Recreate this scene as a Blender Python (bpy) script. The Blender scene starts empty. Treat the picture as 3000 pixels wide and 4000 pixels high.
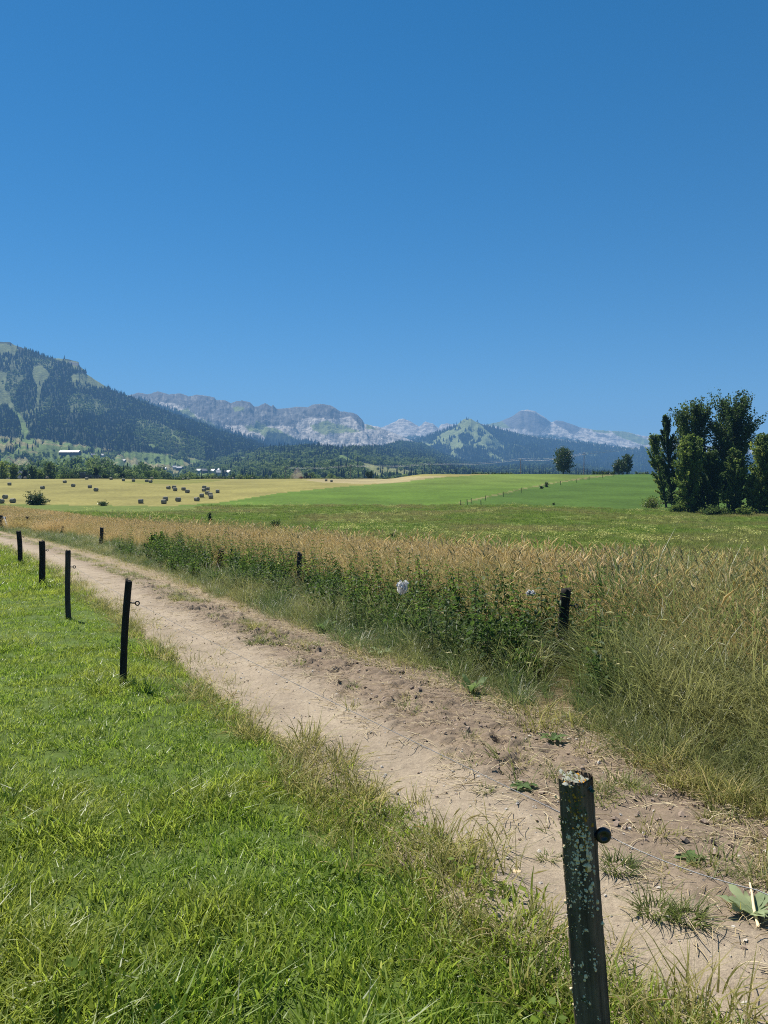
import bpy, math, random
import numpy as np
from mathutils import Vector, Matrix, Euler

# ------------------------------------------------------------------ camera, sky, sun, exposure
sc = bpy.context.scene
COL = sc.collection
CAM_H, FPX, PITCH = 1.65, 3000.0, math.atan(100 / 3000.0)
cam_d = bpy.data.cameras.new("camera"); cam = bpy.data.objects.new("camera", cam_d); COL.objects.link(cam)
cam.location = (0, 0, CAM_H); cam.rotation_euler = (math.pi / 2 - PITCH, 0, 0)
cam_d.sensor_fit = 'VERTICAL'; cam_d.sensor_height = 36; cam_d.lens = 27.0
cam_d.clip_start = 0.05; cam_d.clip_end = 60000
sc.camera = cam
SUN_EL, SUN_AZ = math.radians(57), math.radians(-40)       # azimuth measured from +Y (forward) towards +X
world = bpy.data.worlds.new("World"); sc.world = world; world.use_nodes = True
wt = world.node_tree; wt.nodes.clear()
sky = wt.nodes.new('ShaderNodeTexSky'); sky.sky_type = 'NISHITA'; sky.sun_disc = False
sky.sun_elevation = SUN_EL; sky.sun_rotation = SUN_AZ
sky.altitude = 1500; sky.air_density = 1.0; sky.dust_density = 0.2; sky.ozone_density = 4.0
hs = wt.nodes.new('ShaderNodeHueSaturation'); hs.inputs['Saturation'].default_value = 1.38
hs.inputs['Hue'].default_value = 0.4945; hs.inputs['Value'].default_value = 1.0
bg = wt.nodes.new('ShaderNodeBackground'); bg.inputs['Strength'].default_value = 0.058
wo = wt.nodes.new('ShaderNodeOutputWorld')
wt.links.new(sky.outputs[0], hs.inputs['Color']); wt.links.new(hs.outputs[0], bg.inputs['Color']); wt.links.new(bg.outputs[0], wo.inputs['Surface'])
sun_d = bpy.data.lights.new("sun", 'SUN'); sun_d.energy = 5.0; sun_d.angle = math.radians(0.5); sun_d.color = (1, 0.955, 0.88)
sun = bpy.data.objects.new("sun", sun_d); COL.objects.link(sun)
SD = Vector((math.sin(SUN_AZ) * math.cos(SUN_EL), math.cos(SUN_AZ) * math.cos(SUN_EL), math.sin(SUN_EL)))
sun.rotation_euler = SD.to_track_quat('Z', 'Y').to_euler(); sun.location = (0, 0, 50)
vs = sc.view_settings; vs.view_transform = 'Standard'; vs.look = 'None'; vs.exposure = 0.75; vs.gamma = 1.0
cy = sc.cycles
cy.max_bounces = 4; cy.diffuse_bounces = 1; cy.glossy_bounces = 1; cy.transmission_bounces = 2; cy.filter_width = 1.05
cy.transparent_max_bounces = 6; cy.volume_bounces = 0; cy.caustics_reflective = False; cy.caustics_refractive = False
cy.use_denoising = False; cy.use_adaptive_sampling = False; world.cycles.sampling_method = 'NONE'
try: cy.sampling_pattern = 'BLUE_NOISE'
except Exception: pass
HAZE_DENSITY = 1.25e-4

# ------------------------------------------------------------------ numeric helpers
rng = np.random.default_rng(7)
random.seed(7)
_perm = rng.permutation(512)
_perm = np.concatenate([_perm, _perm, _perm])
_grad = np.stack([np.cos(np.linspace(0, 2 * np.pi, 64, endpoint=False)), np.sin(np.linspace(0, 2 * np.pi, 64, endpoint=False))], 1)
def perlin(x, y, seed=0):
    x = np.asarray(x, float) + seed * 17.31; y = np.asarray(y, float) - seed * 9.73
    xi = np.floor(x).astype(int); yi = np.floor(y).astype(int)
    xf = x - xi; yf = y - yi
    def g(ix, iy, fx, fy):
        h = _perm[(_perm[ix % 512] + iy) % 512] % 64
        return _grad[h, 0] * fx + _grad[h, 1] * fy
    u = xf ** 3 * (xf * (xf * 6 - 15) + 10); v = yf ** 3 * (yf * (yf * 6 - 15) + 10)
    a = g(xi, yi, xf, yf) * (1 - u) + g(xi + 1, yi, xf - 1, yf) * u
    b = g(xi, yi + 1, xf, yf - 1) * (1 - u) + g(xi + 1, yi + 1, xf - 1, yf - 1) * u
    return (a * (1 - v) + b * v) * 1.5
def fbm(x, y, octs=4, seed=0, gain=0.5, lac=2.03):
    s = 0; a = 1; t = 0
    for k in range(octs):
        s = s + a * perlin(x * lac ** k, y * lac ** k, seed + k); t += a; a *= gain
    return s / t
def sst(a, b, t):
    t = np.clip((t - a) / (b - a), 0, 1); return t * t * (3 - 2 * t)
def lerp(a, b, t): return a + (b - a) * t

CP, SP = math.cos(PITCH), math.sin(PITCH)
def ray(px, py):
    dx = (px - 1500) / FPX; dy = -(py - 2000) / FPX
    return dx, CP + dy * SP, -SP + dy * CP           # x, y, z direction
def slope(py):
    _, b, c = ray(1500, py); return c / b             # dz per metre of y
def project(x, y, z):
    zz = z - CAM_H
    dep = y * CP - zz * SP; up = y * SP + zz * CP
    return 1500 + FPX * x / dep, 2000 - FPX * up / dep
def in_poly(px, py, poly):
    poly = np.asarray(poly, float); n = len(poly); c = np.zeros(np.shape(px), bool); j = n - 1
    for i in range(n):
        xi, yi = poly[i]; xj, yj = poly[j]
        c ^= ((yi > py) != (yj > py)) & (px < (xj - xi) * (py - yi) / (yj - yi + 1e-12) + xi); j = i
    return c

# ------------------------------------------------------------------ terrain function
def x_c(y): return 3.05 - 0.46 * y - 0.0035 * y * y
def u_of(x, y):
    d = -0.46 - 0.007 * y
    return (x - x_c(y)) / np.sqrt(1 + d * d)
_YL = [-50, 0, 20, 45, 80, 110, 150, 165, 200, 240, 280, 300, 330, 380, 500, 700, 20000]
_ZL = [-1, -1.4, -2.2, -3.0, -3.4, -3.3, -2.5, -2.0, 0, 2.2, 4.0, 4.6, 4.9, 4.2, 4, 4, 4]
_YC = [-50, 0, 20, 45, 80, 110, 150, 165, 200, 240, 280, 330, 380, 430, 450, 520, 700, 20000]
_ZC = [-1, -1.4, -2.2, -3.0, -3.4, -3.3, -2.5, -2.0, -0.2, 1.7, 3.0, 4.1, 5.0, 6.0, 6.2, 4.6, 4, 4]
_YR = [-50, 0, 20, 45, 80, 110, 150, 165, 200, 240, 280, 310, 330, 350, 400, 500, 700, 20000]
_ZR = [-1, -1.4, -2.2, -3.0, -3.4, -3.4, -2.8, -2.2, -0.2, 2.2, 4.8, 6.5, 7.0, 7.1, 5.6, 4, 4, 4]
def _sm(y, Y, Z):
    r = 0
    for o in (-.06, -.03, 0, .03, .06): r = r + np.interp(y * (1 + o), Y, Z)
    return r / 5
def gz0(x, y):
    x = np.asarray(x, float); y = np.asarray(y, float)
    r = np.hypot(x, y); yy = np.where(y > 0, np.maximum(y, 0.85 * r * (y > 0)), y)
    near = np.where(y > 0, -1.6 * (1 - np.exp(-np.maximum(y, 0) / 60)), -0.015 * y)
    q = np.clip(x / np.maximum(y, 1.0), -3, 3)
    wl = 1 - sst(-0.32, -0.22, q); wr = sst(-0.02, 0.06, q)
    val = _sm(y, _YL, _ZL) * wl + _sm(y, _YR, _ZR) * wr + _sm(y, _YC, _ZC) * (1 - wl - wr)
    sh = np.clip(y - 55, 0, 30) * 0.2
    w = np.maximum(sst(3.0, 24, u_of(x, np.minimum(y, 80)) - sh), sst(78, 140, y))
    z = near * (1 - w) + val * w
    z = z + 0.05 * fbm(x * 0.35, y * 0.35, 3, 3) * sst(1, 4, np.abs(u_of(x, np.clip(y, -20, 80))))
    z = z + 0.35 * fbm(x * 0.03, y * 0.03, 2, 9) * sst(40, 90, y) * (1 - sst(400, 600, y))
    return z
def gz(x, y):
    """surface of the sheet 'ground' (sunk a little beneath the dirt track)"""
    u = np.abs(u_of(x, np.clip(y, -20, 90)))
    return gz0(x, y) - 0.07 * (1 - sst(1.0, 1.35, u)) * (np.asarray(y) < 75)
def at(px, py, ymax=690, y0=1.0):
    a, b, c = ray(px, py)
    ys = np.geomspace(y0, ymax, 1500); t = ys / b
    x = a * t; z = CAM_H + c * t
    hit = np.nonzero(z < gz0(x, ys))[0]
    i = hit[0] if len(hit) else len(ys) - 1
    return float(x[i]), float(ys[i]), float(gz0(x[i], ys[i]))
def on(px, y):
    """point on the ground in image column px at forward distance y"""
    x = (px - 1500) / FPX * y
    return float(x), float(y), float(gz0(x, y))

# ------------------------------------------------------------------ mesh and object helpers
def np_mesh(name, V, faces, attrs=None, smooth=True, mats=None, matidx=None):
    """faces: list of (n,k) index arrays"""
    me = bpy.data.meshes.new(name)
    V = np.asarray(V, np.float32).reshape(-1, 3)
    faces = [np.asarray(f, np.int32) for f in faces if len(f)]
    loops = np.concatenate([f.ravel() for f in faces])
    tot = np.concatenate([np.full(len(f), f.shape[1], np.int32) for f in faces])
    st = np.concatenate([[0], np.cumsum(tot)[:-1]]).astype(np.int32)
    me.vertices.add(len(V)); me.vertices.foreach_set("co", V.ravel())
    me.loops.add(len(loops)); me.loops.foreach_set("vertex_index", loops)
    me.polygons.add(len(tot)); me.polygons.foreach_set("loop_start", st)
    me.polygons.foreach_set("loop_total", tot)
    me.polygons.foreach_set("use_smooth", np.full(len(tot), smooth, bool))
    if matidx is not None: me.polygons.foreach_set("material_index", np.asarray(matidx, np.int32))
    for k, a in (attrs or {}).items():
        a = np.asarray(a, np.float32)
        if a.ndim == 1:
            at_ = me.attributes.new(k, 'FLOAT', 'POINT'); at_.data.foreach_set("value", a)
        else:
            at_ = me.attributes.new(k, 'FLOAT_COLOR', 'POINT')
            at_.data.foreach_set("color", np.concatenate([a, np.ones((len(a), 1), np.float32)], 1).ravel())
    for m in (mats or []): me.materials.append(m)
    me.update(calc_edges=True)
    return me
def tag(o, label=None, cat=None, group=None, kind=None):
    if label: o["label"] = label
    if cat: o["category"] = cat
    if group: o["group"] = group
    if kind: o["kind"] = kind
    return o
def obj(name, me, parent=None, loc=None, rot=None):
    o = bpy.data.objects.new(name, me); COL.objects.link(o)
    if parent: o.parent = parent
    if loc is not None: o.location = loc
    if rot is not None: o.rotation_euler = rot
    return o
def empty(name, loc, rot=(0, 0, 0)):
    o = bpy.data.objects.new(name, None); COL.objects.link(o); o.location = loc; o.rotation_euler = rot
    o.empty_display_size = 0.2
    return o
def copy_tree(o, parent=None):
    c = o.copy(); COL.objects.link(c); c.parent = parent
    for ch in list(o.children): copy_tree(ch, c)
    return c
class MB:
    """collects shapes into one mesh"""
    def __init__(s): s.V = []; s.F = {}; s.n = 0; s.A = []
    def add(s, V, faces, val=0.0):
        V = np.asarray(V, float).reshape(-1, 3)
        for f in faces:
            f = np.asarray(f, int)
            if len(f): s.F.setdefault(f.shape[1], []).append(f + s.n)
        s.V.append(V); s.A.append(np.full(len(V), val) if np.isscalar(val) else np.asarray(val)); s.n += len(V)
    def tube(s, P, R, sides=8, caps=True, val=0.0, squash=None):
        P = np.asarray(P, float); R = np.broadcast_to(np.asarray(R, float), (len(P),))
        T = np.gradient(P, axis=0); T /= np.linalg.norm(T, axis=1)[:, None] + 1e-9
        ref = np.array([0, 0, 1.0]) if abs(T[0, 2]) < .9 else np.array([0, 1.0, 0])
        A = np.cross(T, ref); A /= np.linalg.norm(A, axis=1)[:, None] + 1e-9
        B = np.cross(T, A)
        th = np.linspace(0, 2 * np.pi, sides, endpoint=False)
        V = P[:, None] + (A[:, None] * np.cos(th)[None, :, None] + B[:, None] * np.sin(th)[None, :, None]) * R[:, None, None]
        n = len(P); i = np.arange(n - 1)[:, None] * sides; k = np.arange(sides)[None]; k2 = (k + 1) % sides
        Q = np.stack([i + k, i + k2, i + sides + k2, i + sides + k], -1).reshape(-1, 4)
        s.add(V.reshape(-1, 3), [Q], val)
        if caps:
            for base in (0, (n - 1) * sides):
                c = s.n; s.add([P[0] if base == 0 else P[-1]], [], val)
                off = c - n * sides - (0 if base == 0 else 1)
                tri = np.stack([np.full(sides, c), off + base + np.arange(sides), off + base + (np.arange(sides) + 1) % sides], -1)
                s.F.setdefault(3, []).append(tri)
    def box(s, c, d, rz=0.0, val=0.0):
        c = np.asarray(c, float); d = np.asarray(d, float) / 2
        V = np.array([[x, y, z] for x in (-1, 1) for y in (-1, 1) for z in (-1, 1)], float) * d
        ca, sa = math.cos(rz), math.sin(rz)
        V = np.stack([V[:, 0] * ca - V[:, 1] * sa, V[:, 0] * sa + V[:, 1] * ca, V[:, 2]], 1) + c
        s.add(V, [[[0, 1, 3, 2], [4, 6, 7, 5], [0, 4, 5, 1], [2, 3, 7, 6], [0, 2, 6, 4], [1, 5, 7, 3]]], val)
    def poly(s, V, val=0.0): s.add(V, [[list(range(len(V)))]], val)
    def mesh(s, name, mats, smooth=True, attr='tint'):
        return np_mesh(name, np.concatenate(s.V), [np.concatenate(f) for f in s.F.values()], {attr: np.concatenate(s.A)}, smooth, mats)
def torus(mb, c, R, r, axis='y', n=20, m=8):
    a = np.linspace(0, 2 * np.pi, n, endpoint=False)[:, None]; b = np.linspace(0, 2 * np.pi, m, endpoint=False)[None]
    p = (R + r * np.cos(b)) * np.cos(a); q = (R + r * np.cos(b)) * np.sin(a); w = r * np.sin(b) + 0 * a
    V = {'y': np.stack([p, w, q], -1), 'x': np.stack([w, p, q], -1), 'z': np.stack([p, q, w], -1)}[axis].reshape(-1, 3) + np.asarray(c)
    i = np.arange(n)[:, None]; k = np.arange(m)[None]
    F = np.stack([i * m + k, ((i + 1) % n) * m + k, ((i + 1) % n) * m + (k + 1) % m, i * m + (k + 1) % m], -1).reshape(-1, 4)
    mb.add(V, [F])

# ------------------------------------------------------------------ materials
class NT:
    def __init__(s, name):
        s.m = bpy.data.materials.new(name); s.m.use_nodes = True; s.t = s.m.node_tree; s.t.nodes.clear()
        s.out = s.n('ShaderNodeOutputMaterial')
    def n(s, ty, **kw):
        x = s.t.nodes.new(ty)
        for k, v in kw.items():
            if k.startswith('i_'): x.inputs[k[2:].replace('_', ' ')].default_value = v
            else: setattr(x, k, v)
        return x
    def l(s, a, b): s.t.links.new(a, b)
    def pos(s): return s.n('ShaderNodeNewGeometry').outputs['Position']
    def objco(s): return s.n('ShaderNodeTexCoord').outputs['Object']
    def mapped(s, vec, scale):
        mp = s.n('ShaderNodeMapping'); mp.inputs['Scale'].default_value = scale; s.l(vec, mp.inputs['Vector']); return mp.outputs[0]
    def noise(s, vec, scale, detail=4, rough=0.55, out='Fac'):
        x = s.n('ShaderNodeTexNoise'); x.inputs['Scale'].default_value = scale; x.inputs['Detail'].default_value = detail
        x.inputs['Roughness'].default_value = rough; s.l(vec, x.inputs['Vector']); return x.outputs[out]
    def ramp(s, fac, stops, interp='LINEAR'):
        r = s.n('ShaderNodeValToRGB'); r.color_ramp.interpolation = interp
        while len(r.color_ramp.elements) < len(stops): r.color_ramp.elements.new(0.5)
        for e, (p, c) in zip(r.color_ramp.elements, stops):
            e.position = p; e.color = (*c, 1) if len(c) == 3 else c
        s.l(fac, r.inputs[0]); return r.outputs[0]
    def mix(s, fac, a, b, blend='MIX'):
        x = s.n('ShaderNodeMix', data_type='RGBA', blend_type=blend)
        for k, v in ((0, fac), (6, a), (7, b)):
            if hasattr(v, 'links'): s.l(v, x.inputs[k])
            else: x.inputs[k].default_value = v if k == 0 else (*v, 1)
        return x.outputs[2]
    def math(s, op, a, b=0.0):
        x = s.n('ShaderNodeMath', operation=op)
        for k, v in ((0, a), (1, b)):
            if hasattr(v, 'links'): s.l(v, x.inputs[k])
            else: x.inputs[k].default_value = v
        return x.outputs[0]
    def attr(s, name, out='Fac'):
        x = s.n('ShaderNodeAttribute', attribute_name=name); return x.outputs[out]
    def bump(s, h, strength=0.5, dist=0.02):
        b = s.n('ShaderNodeBump'); b.inputs['Strength'].default_value = strength; b.inputs['Distance'].default_value = dist
        s.l(h, b.inputs['Height']); return b.outputs[0]
    def bsdf(s, col, rough=0.8, spec=0.3, normal=None, metal=0.0):
        b = s.n('ShaderNodeBsdfPrincipled'); b.inputs['Roughness'].default_value = rough
        b.inputs['Specular IOR Level'].default_value = spec; b.inputs['Metallic'].default_value = metal
        if hasattr(col, 'links'): s.l(col, b.inputs['Base Color'])
        else: b.inputs['Base Color'].default_value = (*col, 1)
        if normal is not None: s.l(normal, b.inputs['Normal'])
        return b.outputs[0]
    def done(s, sh, sock='Surface'): s.l(sh, s.out.inputs[sock]); return s.m

def leaf_mat(name, stops, patch=None, patch_scale=0.25, patch_w=0.5, trans=0.4, rough=0.45, spec=0.35, tipcol=None, rnd=0.35, glow=1.5):
    """thin foliage: colour by per-blade tint, per-instance random and a patchy world-space noise; some light passes through"""
    t = NT(name)
    tint = t.attr('tint'); r = t.n('ShaderNodeObjectInfo').outputs['Random']
    f = t.math('ADD', t.math('MULTIPLY', tint, 1 - rnd), t.math('MULTIPLY', r, rnd))
    col = t.ramp(f, stops)
    if patch is not None:
        nz = t.noise(t.pos(), patch_scale, 3, 0.6)
        w = t.n('ShaderNodeMapRange'); w.inputs['From Min'].default_value = 0.42; w.inputs['From Max'].default_value = 0.62
        w.inputs['To Max'].default_value = patch_w; t.l(nz, w.inputs['Value'])
        col = t.mix(w.outputs[0], col, patch)
    if tipcol is not None:
        col = t.mix(t.math('POWER', t.attr('tip'), 2.0), col, tipcol)
    b = t.bsdf(col, rough, spec)
    tr = t.n('ShaderNodeBsdfTranslucent'); vm = t.n('ShaderNodeVectorMath', operation='SCALE'); t.l(col, vm.inputs[0]); vm.inputs['Scale'].default_value = glow; t.l(vm.outputs[0], tr.inputs['Color'])
    mx = t.n('ShaderNodeMixShader'); mx.inputs[0].default_value = trans
    t.l(b, mx.inputs[1]); t.l(tr.outputs[0], mx.inputs[2])
    return t.done(mx.outputs[0])
def simple(name, col, rough=0.8, spec=0.3, var=0.25, scale=6.0, metal=0.0, bump=0.0):
    t = NT(name); p = t.objco(); nz = t.noise(p, scale, 5)
    c = t.ramp(nz, [(0.25, tuple(x * (1 - var) for x in col)), (0.75, tuple(min(1, x * (1 + var)) for x in col))])
    return t.done(t.bsdf(c, rough, spec, t.bump(nz, bump, 0.02) if bump else None, metal))

M = {}
M['lawn'] = leaf_mat('lawn_grass', [(0.0, (0.032, 0.062, 0.007)), (0.45, (0.186, 0.282, 0.028)), (0.8, (0.302, 0.373, 0.050)), (1.0, (0.423, 0.383, 0.161))],
                     patch=(0.323, 0.333, 0.055), patch_scale=0.9, patch_w=0.55, trans=0.5, rough=0.4, spec=0.38)
M['clover'] = leaf_mat('clover_leaf', [(0.0, (0.0588, 0.09996, 0.0147)), (0.5, (0.1596, 0.2352, 0.0336)), (1.0, (0.2688, 0.3024, 0.0588))], trans=0.45, rough=0.65, spec=0.2)
M['verge'] = leaf_mat('verge_grass', [(0.0, (0.01584, 0.03432, 0.01162)), (0.5, (0.088, 0.1408, 0.0396)), (0.78, (0.2288, 0.264, 0.0792)), (1.0, (0.6864, 0.616, 0.3872))],
                      patch=(0.3696, 0.3256, 0.1232), patch_scale=0.6, patch_w=0.5, trans=0.45, rough=0.42, spec=0.4)
M['straw'] = leaf_mat('straw_grass', [(0.0, (0.123, 0.129, 0.031)), (0.35, (0.471, 0.369, 0.143)), (0.75, (0.615, 0.461, 0.225)), (1.0, (0.820, 0.666, 0.410))],
                      patch=(0.369, 0.338, 0.113), patch_scale=0.28, patch_w=0.6, trans=0.45, rough=0.5, spec=0.3, glow=1.25)
M['meadow'] = leaf_mat('meadow_tuft', [(0.0, (0.04018, 0.06601, 0.01148)), (0.5, (0.1312, 0.205, 0.0287)), (1.0, (0.2378, 0.287, 0.0615))],
                       patch=(0.2214, 0.1804, 0.0738), patch_scale=0.06, patch_w=0.7, trans=0.45, rough=0.6, spec=0.2)
M['umbel'] = leaf_mat('meadow_flower', [(0.0, (0.42, 0.44, 0.10)), (1.0, (0.60, 0.58, 0.22))], trans=0.3, rough=0.7, spec=0.1, glow=1.0)
M['nettle'] = leaf_mat('nettle_leaf', [(0.0, (0.0147, 0.0295, 0.0072)), (0.6, (0.0632, 0.1158, 0.0211)), (0.9, (0.1404, 0.2036, 0.0351)), (1.0, (0.2668, 0.2808, 0.0491))],
                       trans=0.45, rough=0.55, spec=0.25)
M['tuft'] = leaf_mat('tuft_grass', [(0.0, (0.0476, 0.0714, 0.01487)), (0.5, (0.1615, 0.1955, 0.04675)), (0.8, (0.2805, 0.2805, 0.0935)), (1.0, (0.527, 0.442, 0.238))], trans=0.45, rough=0.5, spec=0.25)
M['dryedge'] = leaf_mat('dry_edge_grass', [(0.0, (0.1012, 0.119, 0.0238)), (0.5, (0.289, 0.272, 0.0765)), (1.0, (0.51, 0.3995, 0.204))], trans=0.45, rough=0.5, spec=0.3)
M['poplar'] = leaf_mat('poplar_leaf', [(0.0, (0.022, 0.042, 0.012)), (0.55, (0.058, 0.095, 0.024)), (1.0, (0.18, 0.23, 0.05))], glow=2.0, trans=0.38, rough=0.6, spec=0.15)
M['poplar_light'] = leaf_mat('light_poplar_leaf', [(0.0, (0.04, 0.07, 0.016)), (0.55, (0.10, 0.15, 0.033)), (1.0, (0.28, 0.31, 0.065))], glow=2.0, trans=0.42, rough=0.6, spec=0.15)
M['yellow_leaf'] = leaf_mat('yellow_green_leaf', [(0.0, (0.09, 0.12, 0.02)), (0.6, (0.15, 0.19, 0.03)), (1.0, (0.24, 0.25, 0.05))], trans=0.4, rough=0.45)
M['oak'] = leaf_mat('oak_leaf', [(0.0, (0.024, 0.045, 0.012)), (0.6, (0.05, 0.085, 0.02)), (1.0, (0.09, 0.13, 0.03))], trans=0.3, rough=0.45)
M['conifer'] = leaf_mat('conifer_needles', [(0.0, (0.011, 0.022, 0.011)), (0.6, (0.019, 0.036, 0.015)), (1.0, (0.036, 0.055, 0.02))], trans=0.1, rough=0.7, spec=0.15, rnd=0.6)
M['broad'] = leaf_mat('broadleaf_forest', [(0.0, (0.03, 0.055, 0.015)), (0.6, (0.105, 0.16, 0.04)), (1.0, (0.25, 0.30, 0.08))], glow=1.8, trans=0.35, rough=0.65, spec=0.2, rnd=0.6)
M['mullein'] = leaf_mat('woolly_leaf', [(0.0, (0.24, 0.30, 0.15)), (1.0, (0.36, 0.42, 0.22))], trans=0.35, rough=0.7, spec=0.2)
M['dock'] = leaf_mat('dock_leaf', [(0.0, (0.06, 0.11, 0.035)), (1.0, (0.16, 0.23, 0.07))], trans=0.4, rough=0.6, spec=0.2)
M['bark'] = simple('bark', (0.06, 0.05, 0.04), 0.9, 0.2, 0.4, 4)
M['stalk'] = simple('stalk', (0.10, 0.10, 0.04), 0.7, 0.3, 0.3, 9)
M['black_plastic'] = simple('black_plastic', (0.018, 0.018, 0.018), 0.35, 0.5, 0.2, 20)
M['wire'] = simple('galvanised_wire', (0.20, 0.20, 0.205), 0.5, 0.4, 0.2, 3, 0.3)
M['cable'] = simple('power_cable', (0.42, 0.42, 0.44), 0.5, 0.5, 0.1, 0.1, 0.3)
def wood_mat(name, dark, light, lich=0.0):
    t = NT(name); p = t.objco()
    g = t.noise(t.mapped(p, (60, 60, 3.0)), 1.0, 6, 0.65); k = t.noise(p, 9, 4)
    c = t.ramp(g, [(0.3, dark), (0.7, light)]); c = t.mix(t.ramp(k, [(0.45, (0, 0, 0)), (0.75, (.6, .6, .6))]), c, tuple(x * 0.45 for x in dark))
    return t.done(t.bsdf(c, 0.9, 0.15, t.bump(g, 0.7, 0.01)))
M['post'] = wood_mat('weathered_post', (0.035, 0.031, 0.027), (0.10, 0.088, 0.075))
M['post_dark'] = wood_mat('dark_post', (0.016, 0.015, 0.013), (0.05, 0.045, 0.038))
M['post_near'] = wood_mat('mossy_post', (0.05, 0.04, 0.028), (0.24, 0.18, 0.12))
M['lich_pale'] = simple('pale_lichen', (0.84, 0.62, 0.37), 0.95, 0.1, 0.25, 60)
M['lich_orange'] = simple('orange_lichen', (0.45, 0.22, 0.03), 0.95, 0.1, 0.3, 60)
M['moss'] = simple('moss', (0.12, 0.12, 0.05), 0.95, 0.1, 0.4, 50)
M['stone'] = simple('stone', (0.46, 0.42, 0.36), 0.9, 0.2, 0.2, 15)
M['roof_grey'] = simple('grey_roof', (0.15, 0.155, 0.165), 0.6, 0.3, 0.15, 2)
M['roof_pale'] = simple('pale_roof', (0.15, 0.155, 0.165), 0.5, 0.3, 0.1, 2)
M['roof_white'] = simple('white_roof', (0.42, 0.42, 0.41), 0.45, 0.4, 0.1, 2)
M['wall_cream'] = simple('cream_render', (0.55, 0.50, 0.42), 0.9, 0.2, 0.1, 1)
M['wall_wood'] = simple('timber_wall', (0.12, 0.09, 0.065), 0.9, 0.2, 0.2, 3)
M['glass'] = simple('window_glass', (0.03, 0.035, 0.04), 0.15, 0.5, 0.1, 1)
M['pole'] = simple('pole_timber', (0.07, 0.058, 0.048), 0.9, 0.2, 0.2, 3)
M['paint_dark'] = simple('dark_paint', (0.03, 0.04, 0.045), 0.35, 0.5, 0.15, 2)
M['paint_red'] = simple('red_paint', (0.35, 0.05, 0.04), 0.5, 0.4, 0.2, 2)
M['tyre'] = simple('tyre', (0.02, 0.02, 0.02), 0.9, 0.2, 0.2, 8)
M['rim'] = simple('rim', (0.30, 0.29, 0.24), 0.5, 0.4, 0.1, 8)
M['bag'] = leaf_mat('white_plastic', [(0, (.80, .79, .76)), (1, (.84, .83, .80))], trans=.5, rough=.5, glow=1.0)

def ground_mat():
    t = NT('ground_soil'); p = t.pos(); col = t.attr('col', 'Color')
    n1 = t.noise(p, 0.35, 5, 0.6); n2 = t.noise(p, 6.0, 5, 0.65)
    c = t.mix(0.5, col, t.ramp(n1, [(0.3, (0.35, 0.35, 0.35)), (0.7, (0.75, 0.75, 0.7))]), 'OVERLAY')
    c = t.mix(0.55, c, t.ramp(n2, [(0.35, (0.30, 0.28, 0.25)), (0.65, (0.68, 0.68, 0.68))]), 'OVERLAY')
    return t.done(t.bsdf(c, 0.95, 0.1, t.bump(n2, 0.6, 0.04)))
M['ground'] = ground_mat()
def field_mat(name, s1, s2, amt, bumpd):
    t = NT(name); p = t.pos(); col = t.attr('col', 'Color')
    a = t.noise(t.mapped(p, (s1, s1, s1)), 1.0, 4, 0.6); b = t.noise(p, s2, 5, 0.7)
    c = t.mix(amt, col, t.ramp(a, [(0.35, (0.38, 0.38, 0.36)), (0.65, (0.62, 0.62, 0.6))]), 'OVERLAY')
    c = t.mix(amt * 0.8, c, t.ramp(b, [(0.35, (0.33, 0.33, 0.33)), (0.65, (0.66, 0.66, 0.66))]), 'OVERLAY')
    return t.done(t.bsdf(c, 0.95, 0.1, t.bump(b, 0.5, bumpd)))
M['hay'] = field_mat('mown_hay', 0.045, 1.1, 0.75, 0.12)
M['crop'] = field_mat('green_crop', 0.05, 1.3, 0.8, 0.25)
def dirt_mat():
    t = NT('dirt'); p = t.pos(); col = t.attr('col', 'Color')
    a = t.noise(p, 2.2, 5, 0.6); b = t.noise(p, 35, 6, 0.7); d = t.noise(p, 160, 3, 0.6)
    c = t.mix(0.6, col, t.ramp(a, [(0.3, (0.36, 0.35, 0.35)), (0.7, (0.62, 0.62, 0.61))]), 'OVERLAY')
    c = t.mix(0.6, c, t.ramp(b, [(0.3, (0.32, 0.30, 0.30)), (0.7, (0.66, 0.66, 0.65))]), 'OVERLAY')
    c = t.mix(0.35, c, t.ramp(d, [(0.35, (0.34, 0.34, 0.34)), (0.68, (0.74, 0.73, 0.70))]), 'OVERLAY')
    return t.done(t.bsdf(c, 0.95, 0.1, t.bump(t.math('ADD', b, t.math('MULTIPLY', d, 0.35)), 0.7, 0.018)))
M['dirt'] = dirt_mat()
def mountain_mat():
    t = NT('mountain_surface'); p = t.pos(); col = t.attr('col', 'Color')
    a = t.noise(p, 0.012, 7, 0.65); b = t.noise(t.mapped(p, (1, 1, 2.5)), 0.05, 6, 0.7)
    c = t.mix(0.7, col, t.ramp(a, [(0.35, (0.34, 0.35, 0.36)), (0.65, (0.66, 0.65, 0.63))]), 'OVERLAY')
    c = t.mix(0.7, c, t.ramp(b, [(0.35, (0.32, 0.33, 0.34)), (0.65, (0.68, 0.67, 0.66))]), 'OVERLAY')
    return t.done(t.bsdf(c, 0.95, 0.1, t.bump(b, 0.8, 8.0)))
M['mountain'] = mountain_mat()

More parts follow.
